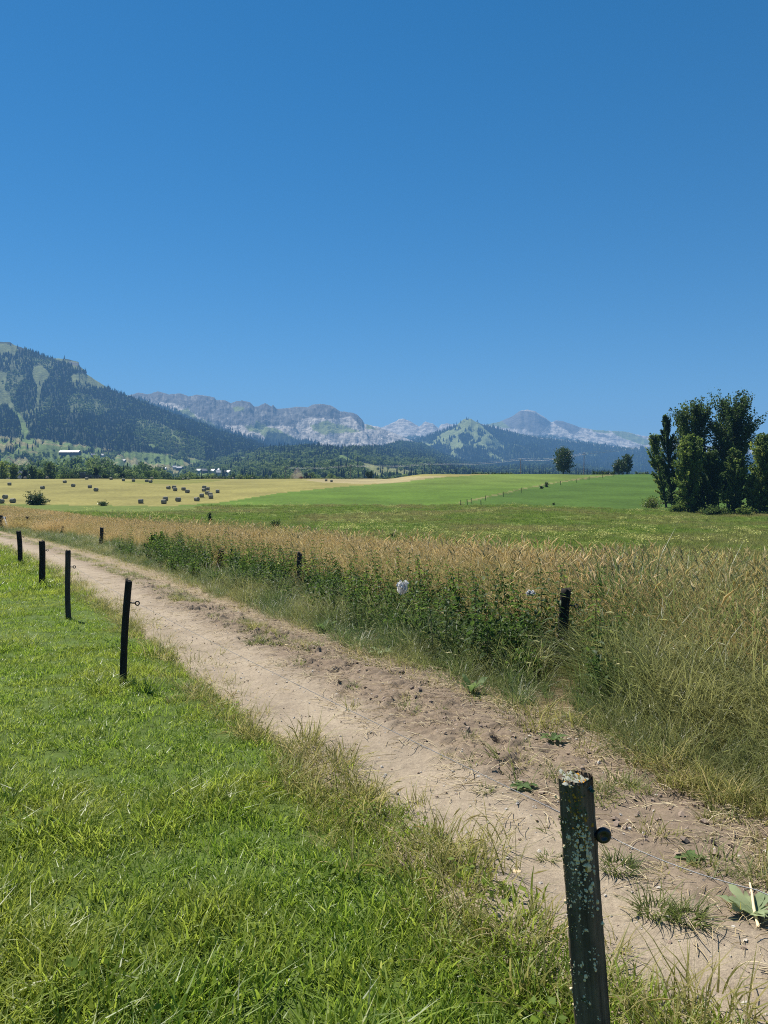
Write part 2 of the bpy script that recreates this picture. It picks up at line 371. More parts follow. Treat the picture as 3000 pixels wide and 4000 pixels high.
# ------------------------------------------------------------------ ground sheet, fields
C_LAWN = np.array((0.075, 0.11, 0.025)); C_SOIL = np.array((0.16, 0.12, 0.07)); C_MEAD = np.array((0.105, 0.14, 0.028))
C_HAY = np.array((0.225, 0.20, 0.062)); C_CROP = np.array((0.085, 0.145, 0.018)); C_STUB = np.array((0.30, 0.25, 0.125))
C_CROPD = np.array((0.06, 0.11, 0.016)); C_CROPL = np.array((0.14, 0.18, 0.04)); C_OLIVE = np.array((0.165, 0.165, 0.037))
def build_ground():
    front = math.radians(38); nf = 1050; nb = 150
    th = np.concatenate([np.linspace(-front, front, nf), np.linspace(front, 2 * math.pi - front, nb + 2)[1:-1]])
    R = np.concatenate([[0.4], np.geomspace(0.6, 11000, 425)])
    nt, nr = len(th), len(R)
    X = R[:, None] * np.sin(th)[None]; Y = R[:, None] * np.cos(th)[None]; Z = gz(X, Y)
    # beyond everything the sheet stays flat to the horizon
    V = np.stack([X, Y, Z], -1).reshape(-1, 3)
    px, py = project(V[:, 0], np.maximum(V[:, 1], 0.3), V[:, 2])
    u = u_of(V[:, 0], np.clip(V[:, 1], -20, 80))
    c = np.repeat(C_LAWN[None], len(V), 0)
    w = sst(0.8, 1.3, u)[:, None]; c = c * (1 - w) + C_SOIL * w
    w = (sst(11, 16, u + 1.5 * fbm(V[:, 0] * .2, V[:, 1] * .2, 3, 5)) * sst(4, 10, V[:, 1]))[:, None]; c = c * (1 - w) + C_MEAD * w
    w = sst(50, 70, V[:, 1])[:, None]; c = c * (1 - w) + C_MEAD * w
    fr = V[:, 1] > 120
    lim = np.interp(px, [-2000, 0, 150, 600, 1500, 2000, 2300, 2600, 3000, 5000], [1966, 1968, 1972, 1977, 1974, 1973, 1985, 1995, 2003, 2010]) + 2.0 * fbm(px / 60, px * 0, 3, 2)
    field = fr & (py < lim) & (V[:, 1] < 640)
    split = np.interp(px, [600, 700, 850, 1100, 1350, 1560, 1700, 2200, 5000], [1985, 1974, 1965, 1925, 1900, 1885, 1866, 1835, 1600])
    hay = field & ((px < 600) | (py < split)); crop = field & ~hay
    c[hay] = C_HAY; c[crop] = C_CROP
    c[hay & in_poly(px, py, [(470, 1884), (530, 1876), (900, 1872), (830, 1882), (700, 1893), (580, 1890)])] = C_OLIVE
    c[hay & in_poly(px, py, [(1180, 1874), (1330, 1868), (1760, 1858), (1560, 1887), (1400, 1890), (1250, 1884)])] = C_STUB
    # the hedge-bank fence separates two tones of green
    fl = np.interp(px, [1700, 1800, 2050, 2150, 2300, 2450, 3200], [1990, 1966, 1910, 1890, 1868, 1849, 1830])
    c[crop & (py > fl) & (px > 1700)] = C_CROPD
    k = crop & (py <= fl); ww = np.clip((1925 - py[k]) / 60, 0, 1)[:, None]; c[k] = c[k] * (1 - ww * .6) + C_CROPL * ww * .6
    bank = crop & (np.abs(py - fl + 2) < 2.5) & (px > 1790)
    c[bank] = np.where((fbm(px[bank] / 25, py[bank] / 3, 2, 4) > -.1)[:, None], np.array((0.17, 0.16, 0.06)), np.array((0.09, 0.11, 0.025)))
    i = np.arange(nr - 1)[:, None] * nt; k = np.arange(nt)[None]; k2 = (k + 1) % nt
    F = np.stack([i + k, i + nt + k, i + nt + k2, i + k2], -1).reshape(-1, 4)[:, ::-1]
    fh = hay[F].sum(1) >= 2; fc = (crop[F].sum(1) >= 2) & ~fh
    def part(mask, name, mat, extra=None):
        Fm = F[mask]; ids, inv = np.unique(Fm, return_inverse=True)
        VV = V[ids]; CC = c[ids]; fs = [inv.reshape(-1, 4)]
        if extra:
            inner = np.searchsorted(ids, np.arange(nt)); ci = len(VV); VV = np.vstack([VV, [0, 0, float(gz(0, 0))]]); CC = np.vstack([CC, C_LAWN])
            fs.append(np.stack([np.full(nt, ci), (inner), np.roll(inner, -1)], -1)[:, ::-1])
        return obj(name, np_mesh(name, VV, fs, {'col': CC}, True, [mat]))
    g = part(~fh & ~fc, 'ground', M['ground'], True); tag(g, 'green rolling meadow land running from the foreground to the valley', 'ground', kind='structure')
    h = part(fh, 'hay_field', M['hay']); tag(h, 'tan mown hay field dotted with round bales', 'field', kind='structure')
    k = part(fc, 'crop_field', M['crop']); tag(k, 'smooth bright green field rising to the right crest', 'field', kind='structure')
build_ground()

# ------------------------------------------------------------------ dirt track
C_PALE = np.array((0.325, 0.268, 0.195)); C_BROWN = np.array((0.225, 0.175, 0.125)); C_RUT = np.array((0.31, 0.245, 0.165))
def track_z(x, y, u):
    a = sst(-0.40, -0.05, u) * (1 - sst(0.40, 0.6, u))
    s = np.hypot(1, 0.5) * y
    clod = np.maximum(0, fbm(x * 5, y * 5, 4, 21)) * 0.10 + 0.035 * fbm(x * 14, y * 14, 3, 33) + 0.012 * fbm(x * 34, y * 34, 2, 41)
    amp = a * (0.35 + 0.65 * sst(-.15, .25, fbm(x * .7, y * .7, 2, 8))) * (1 - 0.6 * (1 - sst(3.5, 5.5, y)))
    pit = sst(.22, .5, fbm(x * 4.2, y * 4.2, 2, 45))
    z = clod * 1.35 * amp - .055 * pit * amp + 0.010 * fbm(x * 9, y * 9, 3, 12) + 0.02 * fbm(x * 1.3, y * 1.3, 2, 14)
    z = z - 0.035 * np.exp(-((u + 0.62) / 0.30) ** 2) - 0.03 * np.exp(-((u - 0.62) / 0.14) ** 2)
    tr = sst(0.38, 0.44, u) * (1 - sst(.70, .78, u)) * sst(5.0, 5.8, y) * (1 - sst(10.8, 12, y)) * sst(-.35, -.05, fbm(y * .9, u * 0, 2, 51))
    ph = s / 0.125 + u * 1.2 + 0.8 * fbm(x * 2, y * 2, 2, 61)
    z = z + tr * (0.042 * np.power(np.abs(np.sin(np.pi * ph)), 0.6) - 0.01)
    return z, amp, tr
def build_track():
    Vs, Fs, Cs, n = [], [], [], 0
    def strip(y0, y1, ny, nu):
        nonlocal n
        yy = np.linspace(y0, y1, ny); uu = np.linspace(-1.4, 1.4, nu)
        Yc, U = np.meshgrid(yy, uu, indexing='ij')
        d = -0.46 - 0.007 * Yc; L = np.sqrt(1 + d * d)
        Y = Yc - U * d / L * 1.0; X = x_c(Yc) + U / L          # step along the local normal
        z, amp, tr = track_z(X, Y, U)
        far = sst(12, 22, Y)
        edge = 1.02 + 0.16 * fbm(Yc * .7, Yc * 0 + np.sign(U) * 7, 3, 77)
        w = sst(0, 0.25, np.abs(U) - edge)
        Z = gz0(X, Y) + 0.012 + z * (1 - .5 * far) + .02 * far - 0.17 * w
        wr = (sst(0.42, 0.58, U) * (1 - sst(.85, 1.0, U)) * sst(8, 12, Y))[..., None]
        br = sst(-0.42, 0.05, U + .25 * fbm(X * 1.2, Y * 1.2, 3, 88))[..., None] * (1 - .35 * sst(9, 16, Y))[..., None]
        C = C_PALE * (1 - br) + C_BROWN * br; C = C * (1 - wr * .7) + C_RUT * wr * .7
        gr = sst(.05, .3, fbm(X * .9, Y * .9, 3, 99))[..., None] * (sst(-.05, .15, U) * (1 - sst(.36, .5, U)) * sst(8, 13, Y))[..., None]
        C = C * (1 - .6 * gr) + np.array((.13, .14, .05)) * .6 * gr
        dk = sst(.012, -.004, 0) if False else 0
        i = np.arange(ny - 1)[:, None] * nu; k = np.arange(nu - 1)[None]
        F = np.stack([i + k, i + k + 1, i + nu + k + 1, i + nu + k], -1).reshape(-1, 4)
        Vs.append(np.stack([X, Y, Z], -1).reshape(-1, 3)); Fs.append(F + n); Cs.append(C.reshape(-1, 3)); n += ny * nu
    strip(0.2, 15, 780, 150); strip(15.0, 72, 620, 40)
    o = obj('dirt_track', np_mesh('dirt_track', np.vstack(Vs), [np.vstack(Fs)], {'col': np.vstack(Cs)}, True, [M['dirt']]))
    tag(o, 'pale rutted dirt track curving away to the left', 'track', kind='structure')
build_track()
def track_top(x, y):
    u = u_of(x, y); return float(gz0(x, y) + 0.012 + track_z(np.array(x), np.array(y), np.array(u))[0])

# ------------------------------------------------------------------ mountains
def zoomed(pts, ox, oy, s): return [(ox + x * s, oy + y * s) for x, y in pts]
class Range:
    def __init__(s, name, sky, Db, Dc, zb, fexp, amp, nscale, seed, x0, x1, cols=900, rows=130, spur=0.0):
        s.name, s.Db, s.Dc, s.zb, s.fexp, s.amp, s.ns, s.seed, s.spur = name, Db, Dc, zb, fexp, amp, nscale, seed, spur
        s.sx = np.array([p[0] for p in sky], float); s.sy = np.array([p[1] for p in sky], float)
        s.x0, s.x1, s.cols, s.rows = x0, x1, cols, rows
    def crest(s, a):
        px = 1500 + FPX * a
        py = np.interp(px, s.sx, s.sy)
        py = py + 2.2 * fbm(px / 16.0, px * 0, 3, s.seed + 50)
        return py
    def crest_soft(s, a):
        px = 1500 + FPX * a
        return sum(np.interp(px + o, s.sx, s.sy) for o in (-90, -60, -30, 0, 30, 60, 90)) / 7
    def crest_y(s, a): return s.Dc * (1 + 0.05 * fbm(a * 9, a * 0, 3, s.seed + 5)) * (1 + s.back * sst(s.backx[0], s.backx[1], 1500 + FPX * a))
    back = 0.0; backx = (0, 1)
    def z(s, x, y):
        a = x / y; py = s.crest(a); D = s.crest_y(a)
        dy = -(py - 2000) / FPX; sl = (-SP + dy * CP) / (CP + dy * SP)
        zc = CAM_H + sl * D
        ds = -(s.crest_soft(a) - 2000) / FPX; zs = CAM_H + (-SP + ds * CP) / (CP + ds * SP) * D
        v = (y - s.Db) / (D - s.Db); vf = np.clip(v, 0, 1)
        e = vf ** s.fexp
        z = s.zb + (zs + (zc - zs) * sst(.72, 1.0, vf) - s.zb) * e
        env = np.clip(vf * 5, 0, 1) * np.clip((1 - vf) * 4, 0, 1)
        z = z + env * s.amp * fbm(x * s.ns, y * s.ns, 5, s.seed)
        z = z + np.clip((1 - vf) * 16, 0, 1) * np.clip(vf * 3 - 1, 0, 1) * s.amp * .22 * fbm(x * s.ns * 5, y * s.ns * 2.5, 4, s.seed + 31)
        if s.spur: z = z - env * s.spur * (1 - 2 * np.abs(fbm(a * 30 + .3 * fbm(x * s.ns, y * s.ns, 2, s.seed + 9), v * 1.5, 3, s.seed + 3)))
        z = np.where(v > 1, zc - (y - D) * 0.45 , z)
        return np.where(v < 0, s.zb - 5, z)
    def build(s, colour_fn, label):
        a = (np.linspace(s.x0, s.x1, s.cols) - 1500) / FPX
        v = np.concatenate([np.linspace(-0.02, 1, s.rows), [1.03, 1.08, 1.16, 1.3]])
        A, Vv = np.meshgrid(a, v)
        Y = s.Db + (s.crest_y(A) - s.Db) * Vv; X = A * Y; Z = np.where(Vv < 0, s.zb - 5, s.z(X, Y))
        P = np.stack([X, Y, Z], -1).reshape(-1, 3)
        px, py = project(P[:, 0], P[:, 1], P[:, 2])
        C = colour_fn(px, py, P)
        n, m = len(v), s.cols
        i = np.arange(n - 1)[:, None] * m; k = np.arange(m - 1)[None]
        F = np.stack([i + k, i + k + 1, i + m + k + 1, i + m + k], -1).reshape(-1, 4)
        o = obj(s.name, np_mesh(s.name, P, [F], {'col': C}, True, [M['mountain']]))
        return tag(o, label, 'mountain', kind='structure')

K_FOREST = np.array((0.022, 0.032, 0.014)); K_GRASS = np.array((0.115, 0.165, 0.042)); K_ROCK = np.array((0.24, 0.23, 0.21))
K_PALE = np.array((0.42, 0.385, 0.34)); K_CLIFF = np.array((0.12, 0.12, 0.118)); K_TAN = np.array((0.22, 0.20, 0.085)); K_ALP = np.array((0.17, 0.20, 0.08))
s1 = 800 / 1659.0
R1 = Range('left_mountain', [(-1500, 1250), (-300, 1318), (0, 1335), (50, 1337), (66, 1348), (130, 1371), (200, 1398), (270, 1403), (314, 1413), (318, 1430), (340, 1450),
     (346, 1462), (380, 1485), (430, 1518), (520, 1556), (640, 1602), (760, 1648), (870, 1688), (980, 1722), (1060, 1748), (1150, 1768), (1300, 1800), (1600, 1860), (1900, 1890)],
     700, 3200, -3, 2.1, 60, 0.0016, 101, -1900, 1850, 1300, 190, 26)
R1_OPEN = [zoomed(p, 0, 1250, s1) for p in [
    [(0, 415), (60, 420), (40, 560), (90, 640), (130, 740), (180, 790), (215, 850), (240, 960), (180, 950), (150, 800), (60, 700), (0, 690), (-120, 640), (-170, 520), (-60, 430)],
    [(255, 310), (280, 330), (270, 370), (340, 370), (400, 430), (400, 470), (350, 510), (330, 600), (315, 700), (270, 770), (290, 700), (300, 560), (280, 480), (250, 450), (270, 400)],
    [(0, 190), (130, 200), (150, 240), (120, 290), (50, 260), (0, 290), (-150, 300), (-420, 230), (-260, 150)],
    [(350, 285), (470, 310), (600, 335), (655, 350), (640, 365), (500, 335), (380, 305)],
    [(590, 360), (640, 380), (700, 420), (640, 410), (590, 400)],
    [(570, 450), (640, 428), (720, 438), (800, 490), (885, 550), (800, 555), (700, 520), (590, 500)],
    [(0, 938), (170, 958), (300, 985), (480, 1008), (600, 1055), (700, 1060), (640, 1075), (500, 1080), (260, 1060), (140, 1020), (0, 965), (-400, 960), (-400, 930)],
    [(230, 1030), (500, 1078), (640, 1090), (700, 1112), (560, 1112), (400, 1090), (270, 1100), (240, 1085)],
    [(960, 1120), (1110, 1103), (1150, 1150), (1350, 1160), (1330, 1118), (1480, 1140), (1640, 1195), (1640, 1215), (1440, 1180), (1300, 1182), (1110, 1192), (990, 1155)],
    [(110, 1150), (260, 1152), (340, 1180), (350, 1225), (160, 1235), (130, 1170)],
    [(1170, 1003), (1255, 1010), (1258, 1035), (1170, 1025)],
    [(690, 1108), (770, 1103), (780, 1132), (700, 1132)], [(1255, 1222), (1310, 1222), (1340, 1275), (1255, 1275)],
    [(1370, 925), (1410, 930), (1480, 985), (1440, 985)], [(-300, 1140), (0, 1140), (30, 1165), (-300, 1170)]]]
R1_TAN = [zoomed(p, 0, 1250, s1) for p in [[(0, 938), (170, 958), (160, 975), (0, 960), (-400, 950), (-400, 930)], [(300, 985), (480, 1008), (560, 1030), (300, 1000)],
    [(110, 1150), (260, 1152), (340, 1180), (350, 1225), (160, 1235), (130, 1170)], [(1480, 1140), (1640, 1195), (1640, 1215), (1500, 1180)]]]
R1_LIGHT = [zoomed(p, 0, 1250, s1) for p in [[(545, 640), (640, 585), (780, 640), (890, 740), (800, 770), (560, 740)], [(330, 650), (430, 600), (410, 740), (330, 740)],
    [(0, 430), (230, 420), (120, 620), (200, 850), (0, 600)], [(1100, 800), (1400, 900), (1659, 1000), (1659, 1200), (1100, 1000)], [(-50, 1090), (1659, 1090), (1659, 1290), (-50, 1290)],
    [(170, 300), (420, 330), (420, 420), (250, 330)]]]
R1_SEMI = [zoomed(p, 0, 1250, s1) for p in [[(545, 640), (640, 585), (780, 640), (890, 740), (800, 770), (560, 740)], [(325, 650), (435, 600), (415, 740), (320, 740)], [(150, 300), (430, 330), (430, 420), (250, 330), (140, 420), (60, 420), (0, 300)],
    [(60, 430), (240, 430), (130, 560), (120, 640), (60, 600)], [(100, 760), (330, 700), (330, 780), (260, 860), (250, 960), (170, 940), (180, 830)], [(540, 480), (640, 560), (820, 560), (700, 500), (600, 440)], [(1100, 820), (1250, 800), (1420, 900), (1500, 1010), (1380, 1000), (1180, 900)]]]
def warp(px, py, amp=5, sc_=28, seed=0): return px + amp * fbm(px / sc_, py / sc_, 3, 200 + seed), py + amp * .7 * fbm(px / sc_, py / sc_, 3, 230 + seed)
def patchy(px, py): return fbm(px / 46, py / 17, 3, 777) > -.30
def any_poly(px, py, polys):
    m = np.zeros(np.shape(px), bool)
    for p in polys: m |= in_poly(px, py, p)
    return m
def col_R1(px, py, P):
    wx, wy = warp(px, py)
    C = np.repeat(K_FOREST[None], len(px), 0)
    op = any_poly(wx, wy, R1_OPEN); hi = py < 1600
    C[any_poly(wx, wy, R1_SEMI)] = K_FOREST * .4 + K_ALP * .5
    C[op] = K_GRASS; C[op & hi] = K_ALP * .8
    low = py > np.interp(px, [-400, 0, 140, 300, 480, 640, 760, 900, 1100], [1700, 1706, 1712, 1735, 1762, 1772, 1790, 1835, 1900])
    C[low] = K_GRASS; C[low & (fbm(P[:, 0] / 260, P[:, 1] / 110, 3, 641) > .14)] = K_TAN
    C[any_poly(wx, wy, R1_TAN)] = K_TAN
    cl = in_poly(wx, wy, zoomed([(560, 330), (655, 350), (655, 372), (560, 360)], 0, 1250, s1)) | in_poly(wx, wy, zoomed([(590, 405), (710, 418), (705, 432), (600, 425)], 0, 1250, s1))
    C[cl] = K_CLIFF
    return C
R1.build(col_R1, 'steep wooded mountain with grassy gullies at the left edge')

R2 = Range('forested_hill', [(200, 1880), (600, 1850), (800, 1812), (960, 1775), (1047, 1758), (1112, 1752), (1242, 1747), (1324, 1760), (1367, 1755), (1500, 1749), (1560, 1727), (1650, 1736),
     (1720, 1772), (1800, 1806), (1958, 1822), (2079, 1809), (2248, 1814), (2344, 1834), (2480, 1850), (3000, 1868), (3600, 1870)], 700, 2300, -3, 1.25, 16, 0.004, 131, 150, 3400, 950, 100, 8)
s2 = 900 / 1659.0
R2.back = 0.75; R2.backx = (1380, 1600)
R2_OPEN = [[(1313, 1779), (1340, 1777), (1383, 1800), (1481, 1820), (1600, 1838), (1720, 1858), (1600, 1872), (1450, 1872), (1405, 1835), (1340, 1804)],
    [(917, 1787), (958, 1785), (962, 1800), (915, 1803)], [(925, 1838), (1012, 1832), (1015, 1850), (935, 1856)], [(780, 1845), (850, 1850), (900, 1866), (760, 1866)], [(960, 1763), (1000, 1763), (1005, 1771), (962, 1772)]]
R2_LIGHT = [[(1169, 1768), (1234, 1762), (1236, 1785), (1180, 1795)], [(500, 1770), (1700, 1800), (1700, 1880), (500, 1880)]]
def col_R2(px, py, P):
    wx, wy = warp(px, py, 4, 20, 3); C = np.repeat(K_FOREST[None], len(px), 0)
    op = any_poly(wx, wy, R2_OPEN); C[op] = K_GRASS; t = op & (wx > 1400); C[t] = K_TAN * .6 + K_GRASS * .4
    return C
R2.build(col_R2, 'low forested hill with a diagonal grass clearing in the middle distance')

Z2 = lambda p: zoomed(p, 700, 1500, s2)
R3 = Range('cliff_mountain', [(300, 1600), (480, 1550), (510, 1544), (545, 1533), (580, 1540), (620, 1529), (665, 1540), (708, 1537), (740, 1548), (772, 1542), (805, 1546), (840, 1552), (848, 1562), (882, 1563), (905, 1575), (925, 1567),
     (950, 1565), (978, 1571), (995, 1588), (1012, 1586), (1036, 1574), (1062, 1588), (1068, 1581), (1082, 1597), (1120, 1595), (1160, 1589), (1205, 1591), (1222, 1580), (1250, 1577), (1290, 1582), (1312, 1594), (1330, 1607),
     (1370, 1611), (1395, 1619), (1414, 1638), (1424, 1655), (1480, 1668), (1560, 1700), (1700, 1760), (1900, 1830)], 3000, 5200, -10, 1.5, 120, 0.0030, 151, 250, 1900, 950, 150, 22)
R3_FOREST = [Z2(p) for p in [[(-300, 100), (0, 200), (300, 320), (440, 360), (610, 410), (640, 345), (760, 355), (860, 405), (930, 400), (1040, 458), (1240, 470), (1659, 440), (1659, 800), (-300, 800)]]]
R3_GREEN = [Z2(p) for p in [[(555, 258), (620, 300), (720, 330), (850, 395), (780, 420), (640, 410), (600, 370), (550, 320)], [(940, 300), (1060, 262), (1150, 290), (1310, 340), (1200, 352), (1050, 362), (960, 335)],
    [(60, 172), (130, 240), (330, 325), (260, 315), (120, 275), (-20, 200)], [(480, 300), (560, 290), (580, 350), (500, 345)], [(390, 165), (470, 165), (460, 190), (400, 200)], [(1340, 285), (1400, 310), (1440, 330), (1350, 320)]]]
R3_CLIFF = [Z2(p) for p in [[(-400, -200), (1320, -200), (1330, 320), (1290, 290), (1240, 230), (1150, 250), (1060, 250), (960, 240), (860, 250), (830, 320), (760, 300), (640, 300), (560, 270), (480, 300), (300, 300), (130, 230), (40, 150), (-400, 100)]]]
def col_R3(px, py, P):
    wx, wy = warp(px, py, 7, 22, 6); C = np.repeat(K_ROCK[None], len(px), 0)
    pl = fbm(px / 14, py / 7, 4, 301) > -.02; C[pl] = K_PALE
    cl = any_poly(wx, wy, R3_CLIFF); C[cl] = K_CLIFF; C[cl & (fbm(px / 9, py / 26, 3, 311) > .18)] = K_CLIFF * .72; C[cl & (fbm(px / 12, py / 30, 3, 317) > .3)] = K_ROCK * .85
    g = any_poly(wx, wy, R3_GREEN); C[g] = K_ALP; C[any_poly(wx, wy, R3_FOREST)] = K_FOREST
    return C
R3.build(col_R3, 'long grey cliff mountain with pale scree slopes in the centre')

R4 = Range('dome_mountain', [(1100, 1720), (1440, 1680), (1490, 1670), (1535, 1651), (1558, 1638), (1575, 1634), (1603, 1646), (1637, 1666), (1660, 1646), (1690, 1655), (1712, 1672), (1722, 1658), (1745, 1654), (1785, 1658), (1830, 1660), (1900, 1658),
     (1950, 1647), (1985, 1633), (2005, 1622), (2030, 1604), (2058, 1600), (2088, 1606), (2120, 1626), (2150, 1650), (2170, 1642), (2200, 1646), (2260, 1668), (2325, 1680), (2400, 1684), (2440, 1686), (2500, 1701), (2545, 1706),
     (2600, 1720), (2800, 1745), (3400, 1790)], 5000, 7600, -10, 1.3, 90, 0.0018, 171, 1150, 3500, 950, 130, 35)
s3 = 1000 / 1659.0
Z3 = lambda p: zoomed(p, 1500, 1500, s3)
R4_DARK = [Z3(p) for p in [[(880, 170), (960, 180), (1080, 250), (1010, 330), (900, 290), (820, 290), (760, 240), (820, 200)], [(1090, 235), (1150, 235), (1290, 280), (1230, 330), (1110, 260)], [(1370, 320), (1450, 330), (1480, 350), (1400, 345)]]]
R4_GREEN = [Z3(p) for p in [[(650, 260), (760, 235), (820, 290), (700, 275)], [(1470, 305), (1560, 305), (1659, 340), (1800, 400), (1659, 390), (1540, 350)], [(1340, 290), (1440, 295), (1470, 320), (1360, 312)]]]
R4_FOREST = [Z3(p) for p in [[(-200, 345), (80, 345), (200, 330), (300, 350), (400, 400), (400, 600), (-200, 600)], [(700, 300), (900, 330), (1100, 330), (1300, 370), (1560, 410), (1800, 440), (1800, 700), (600, 700)]]]
def col_R4(px, py, P):
    wx, wy = warp(px, py, 6, 20, 9); C = np.repeat(K_ROCK[None], len(px), 0)
    C[fbm(px / 22, py / 6, 4, 401) > 0.0] = K_PALE
    C[any_poly(wx, wy, R4_DARK)] = K_CLIFF * 1.15; C[any_poly(wx, wy, R4_GREEN)] = K_ALP * .9
    f = any_poly(wx, wy, R4_FOREST) & (fbm(px / 12, py / 5, 3, 411) < .22); C[f] = K_FOREST * 1.2
    return C
R4.build(col_R4, 'bare pale mountain with a rounded dome summit on the right')

R5 = Range('green_peak', [(1300, 1830), (1450, 1775), (1540, 1745), (1620, 1722), (1690, 1697), (1740, 1680), (1785, 1657), (1808, 1640), (1815, 1635), (1838, 1635), (1850, 1644), (1880, 1656), (1930, 1672), (2000, 1689), (2100, 1706), (2250, 1724),
     (2400, 1744), (2520, 1753), (2700, 1766), (3500, 1810)], 2700, 5400, -8, 1.35, 60, 0.0022, 191, 1250, 3500, 900, 130, 50)
R5_OPEN = [Z3(p) for p in [[(470, 250), (510, 215), (570, 215), (620, 262), (690, 320), (740, 365), (790, 420), (690, 430), (640, 420), (560, 400), (520, 430), (480, 420), (440, 460), (520, 490), (430, 470), (440, 430), (370, 390), (270, 395), (380, 330), (470, 280)],
    [(840, 388), (900, 400), (925, 430), (880, 412)], [(790, 450), (848, 463), (842, 472)], [(985, 470), (1008, 480), (1018, 502), (998, 497)], [(1362, 395), (1378, 410), (1405, 430), (1385, 428)],
    [(1508, 430), (1535, 440), (1548, 458), (1525, 452)], [(1300, 450), (1360, 458), (1425, 470), (1340, 468)], [(245, 395), (285, 390), (290, 440), (262, 430)], [(430, 440), (470, 450), (520, 490), (440, 470)],
    [(150, 400), (260, 370), (330, 390), (280, 420), (200, 420)], [(330, 340), (420, 300), (450, 340), (380, 370)], [(620, 430), (700, 450), (790, 505), (700, 480)], [(330, 470), (400, 455), (440, 480), (380, 500)], [(690, 440), (760, 480), (800, 520), (760, 505)], [(850, 490), (870, 510), (860, 515)]]]
R5_FORE_IN = [Z3(p) for p in [[(480, 330), (540, 320), (580, 350), (540, 390), (500, 380)], [(420, 350), (450, 350), (430, 380)], [(560, 405), (650, 425), (700, 450), (600, 440)], [(600, 300), (640, 310), (650, 340), (610, 330)]]]
R5_ROCK = [Z3(p) for p in [[(590, 250), (700, 280), (900, 340), (1100, 370), (1300, 390), (1659, 440), (1659, 415), (1300, 360), (1000, 310), (700, 250)]]]
def col_R5(px, py, P):
    wx, wy = warp(px, py, 5, 28, 12); C = np.repeat(K_FOREST[None], len(px), 0)
    op = any_poly(wx, wy, R5_OPEN) & patchy(px, py); C[op] = K_ALP * 1.05
    C[any_poly(wx, wy, R5_FORE_IN)] = K_FOREST
    r = any_poly(wx, wy, R5_ROCK) & (fbm(px / 7, py / 5, 3, 511) > .2); C[r] = K_PALE
    return C
R5.build(col_R5, 'green peak with meadows above dark forest right of centre')

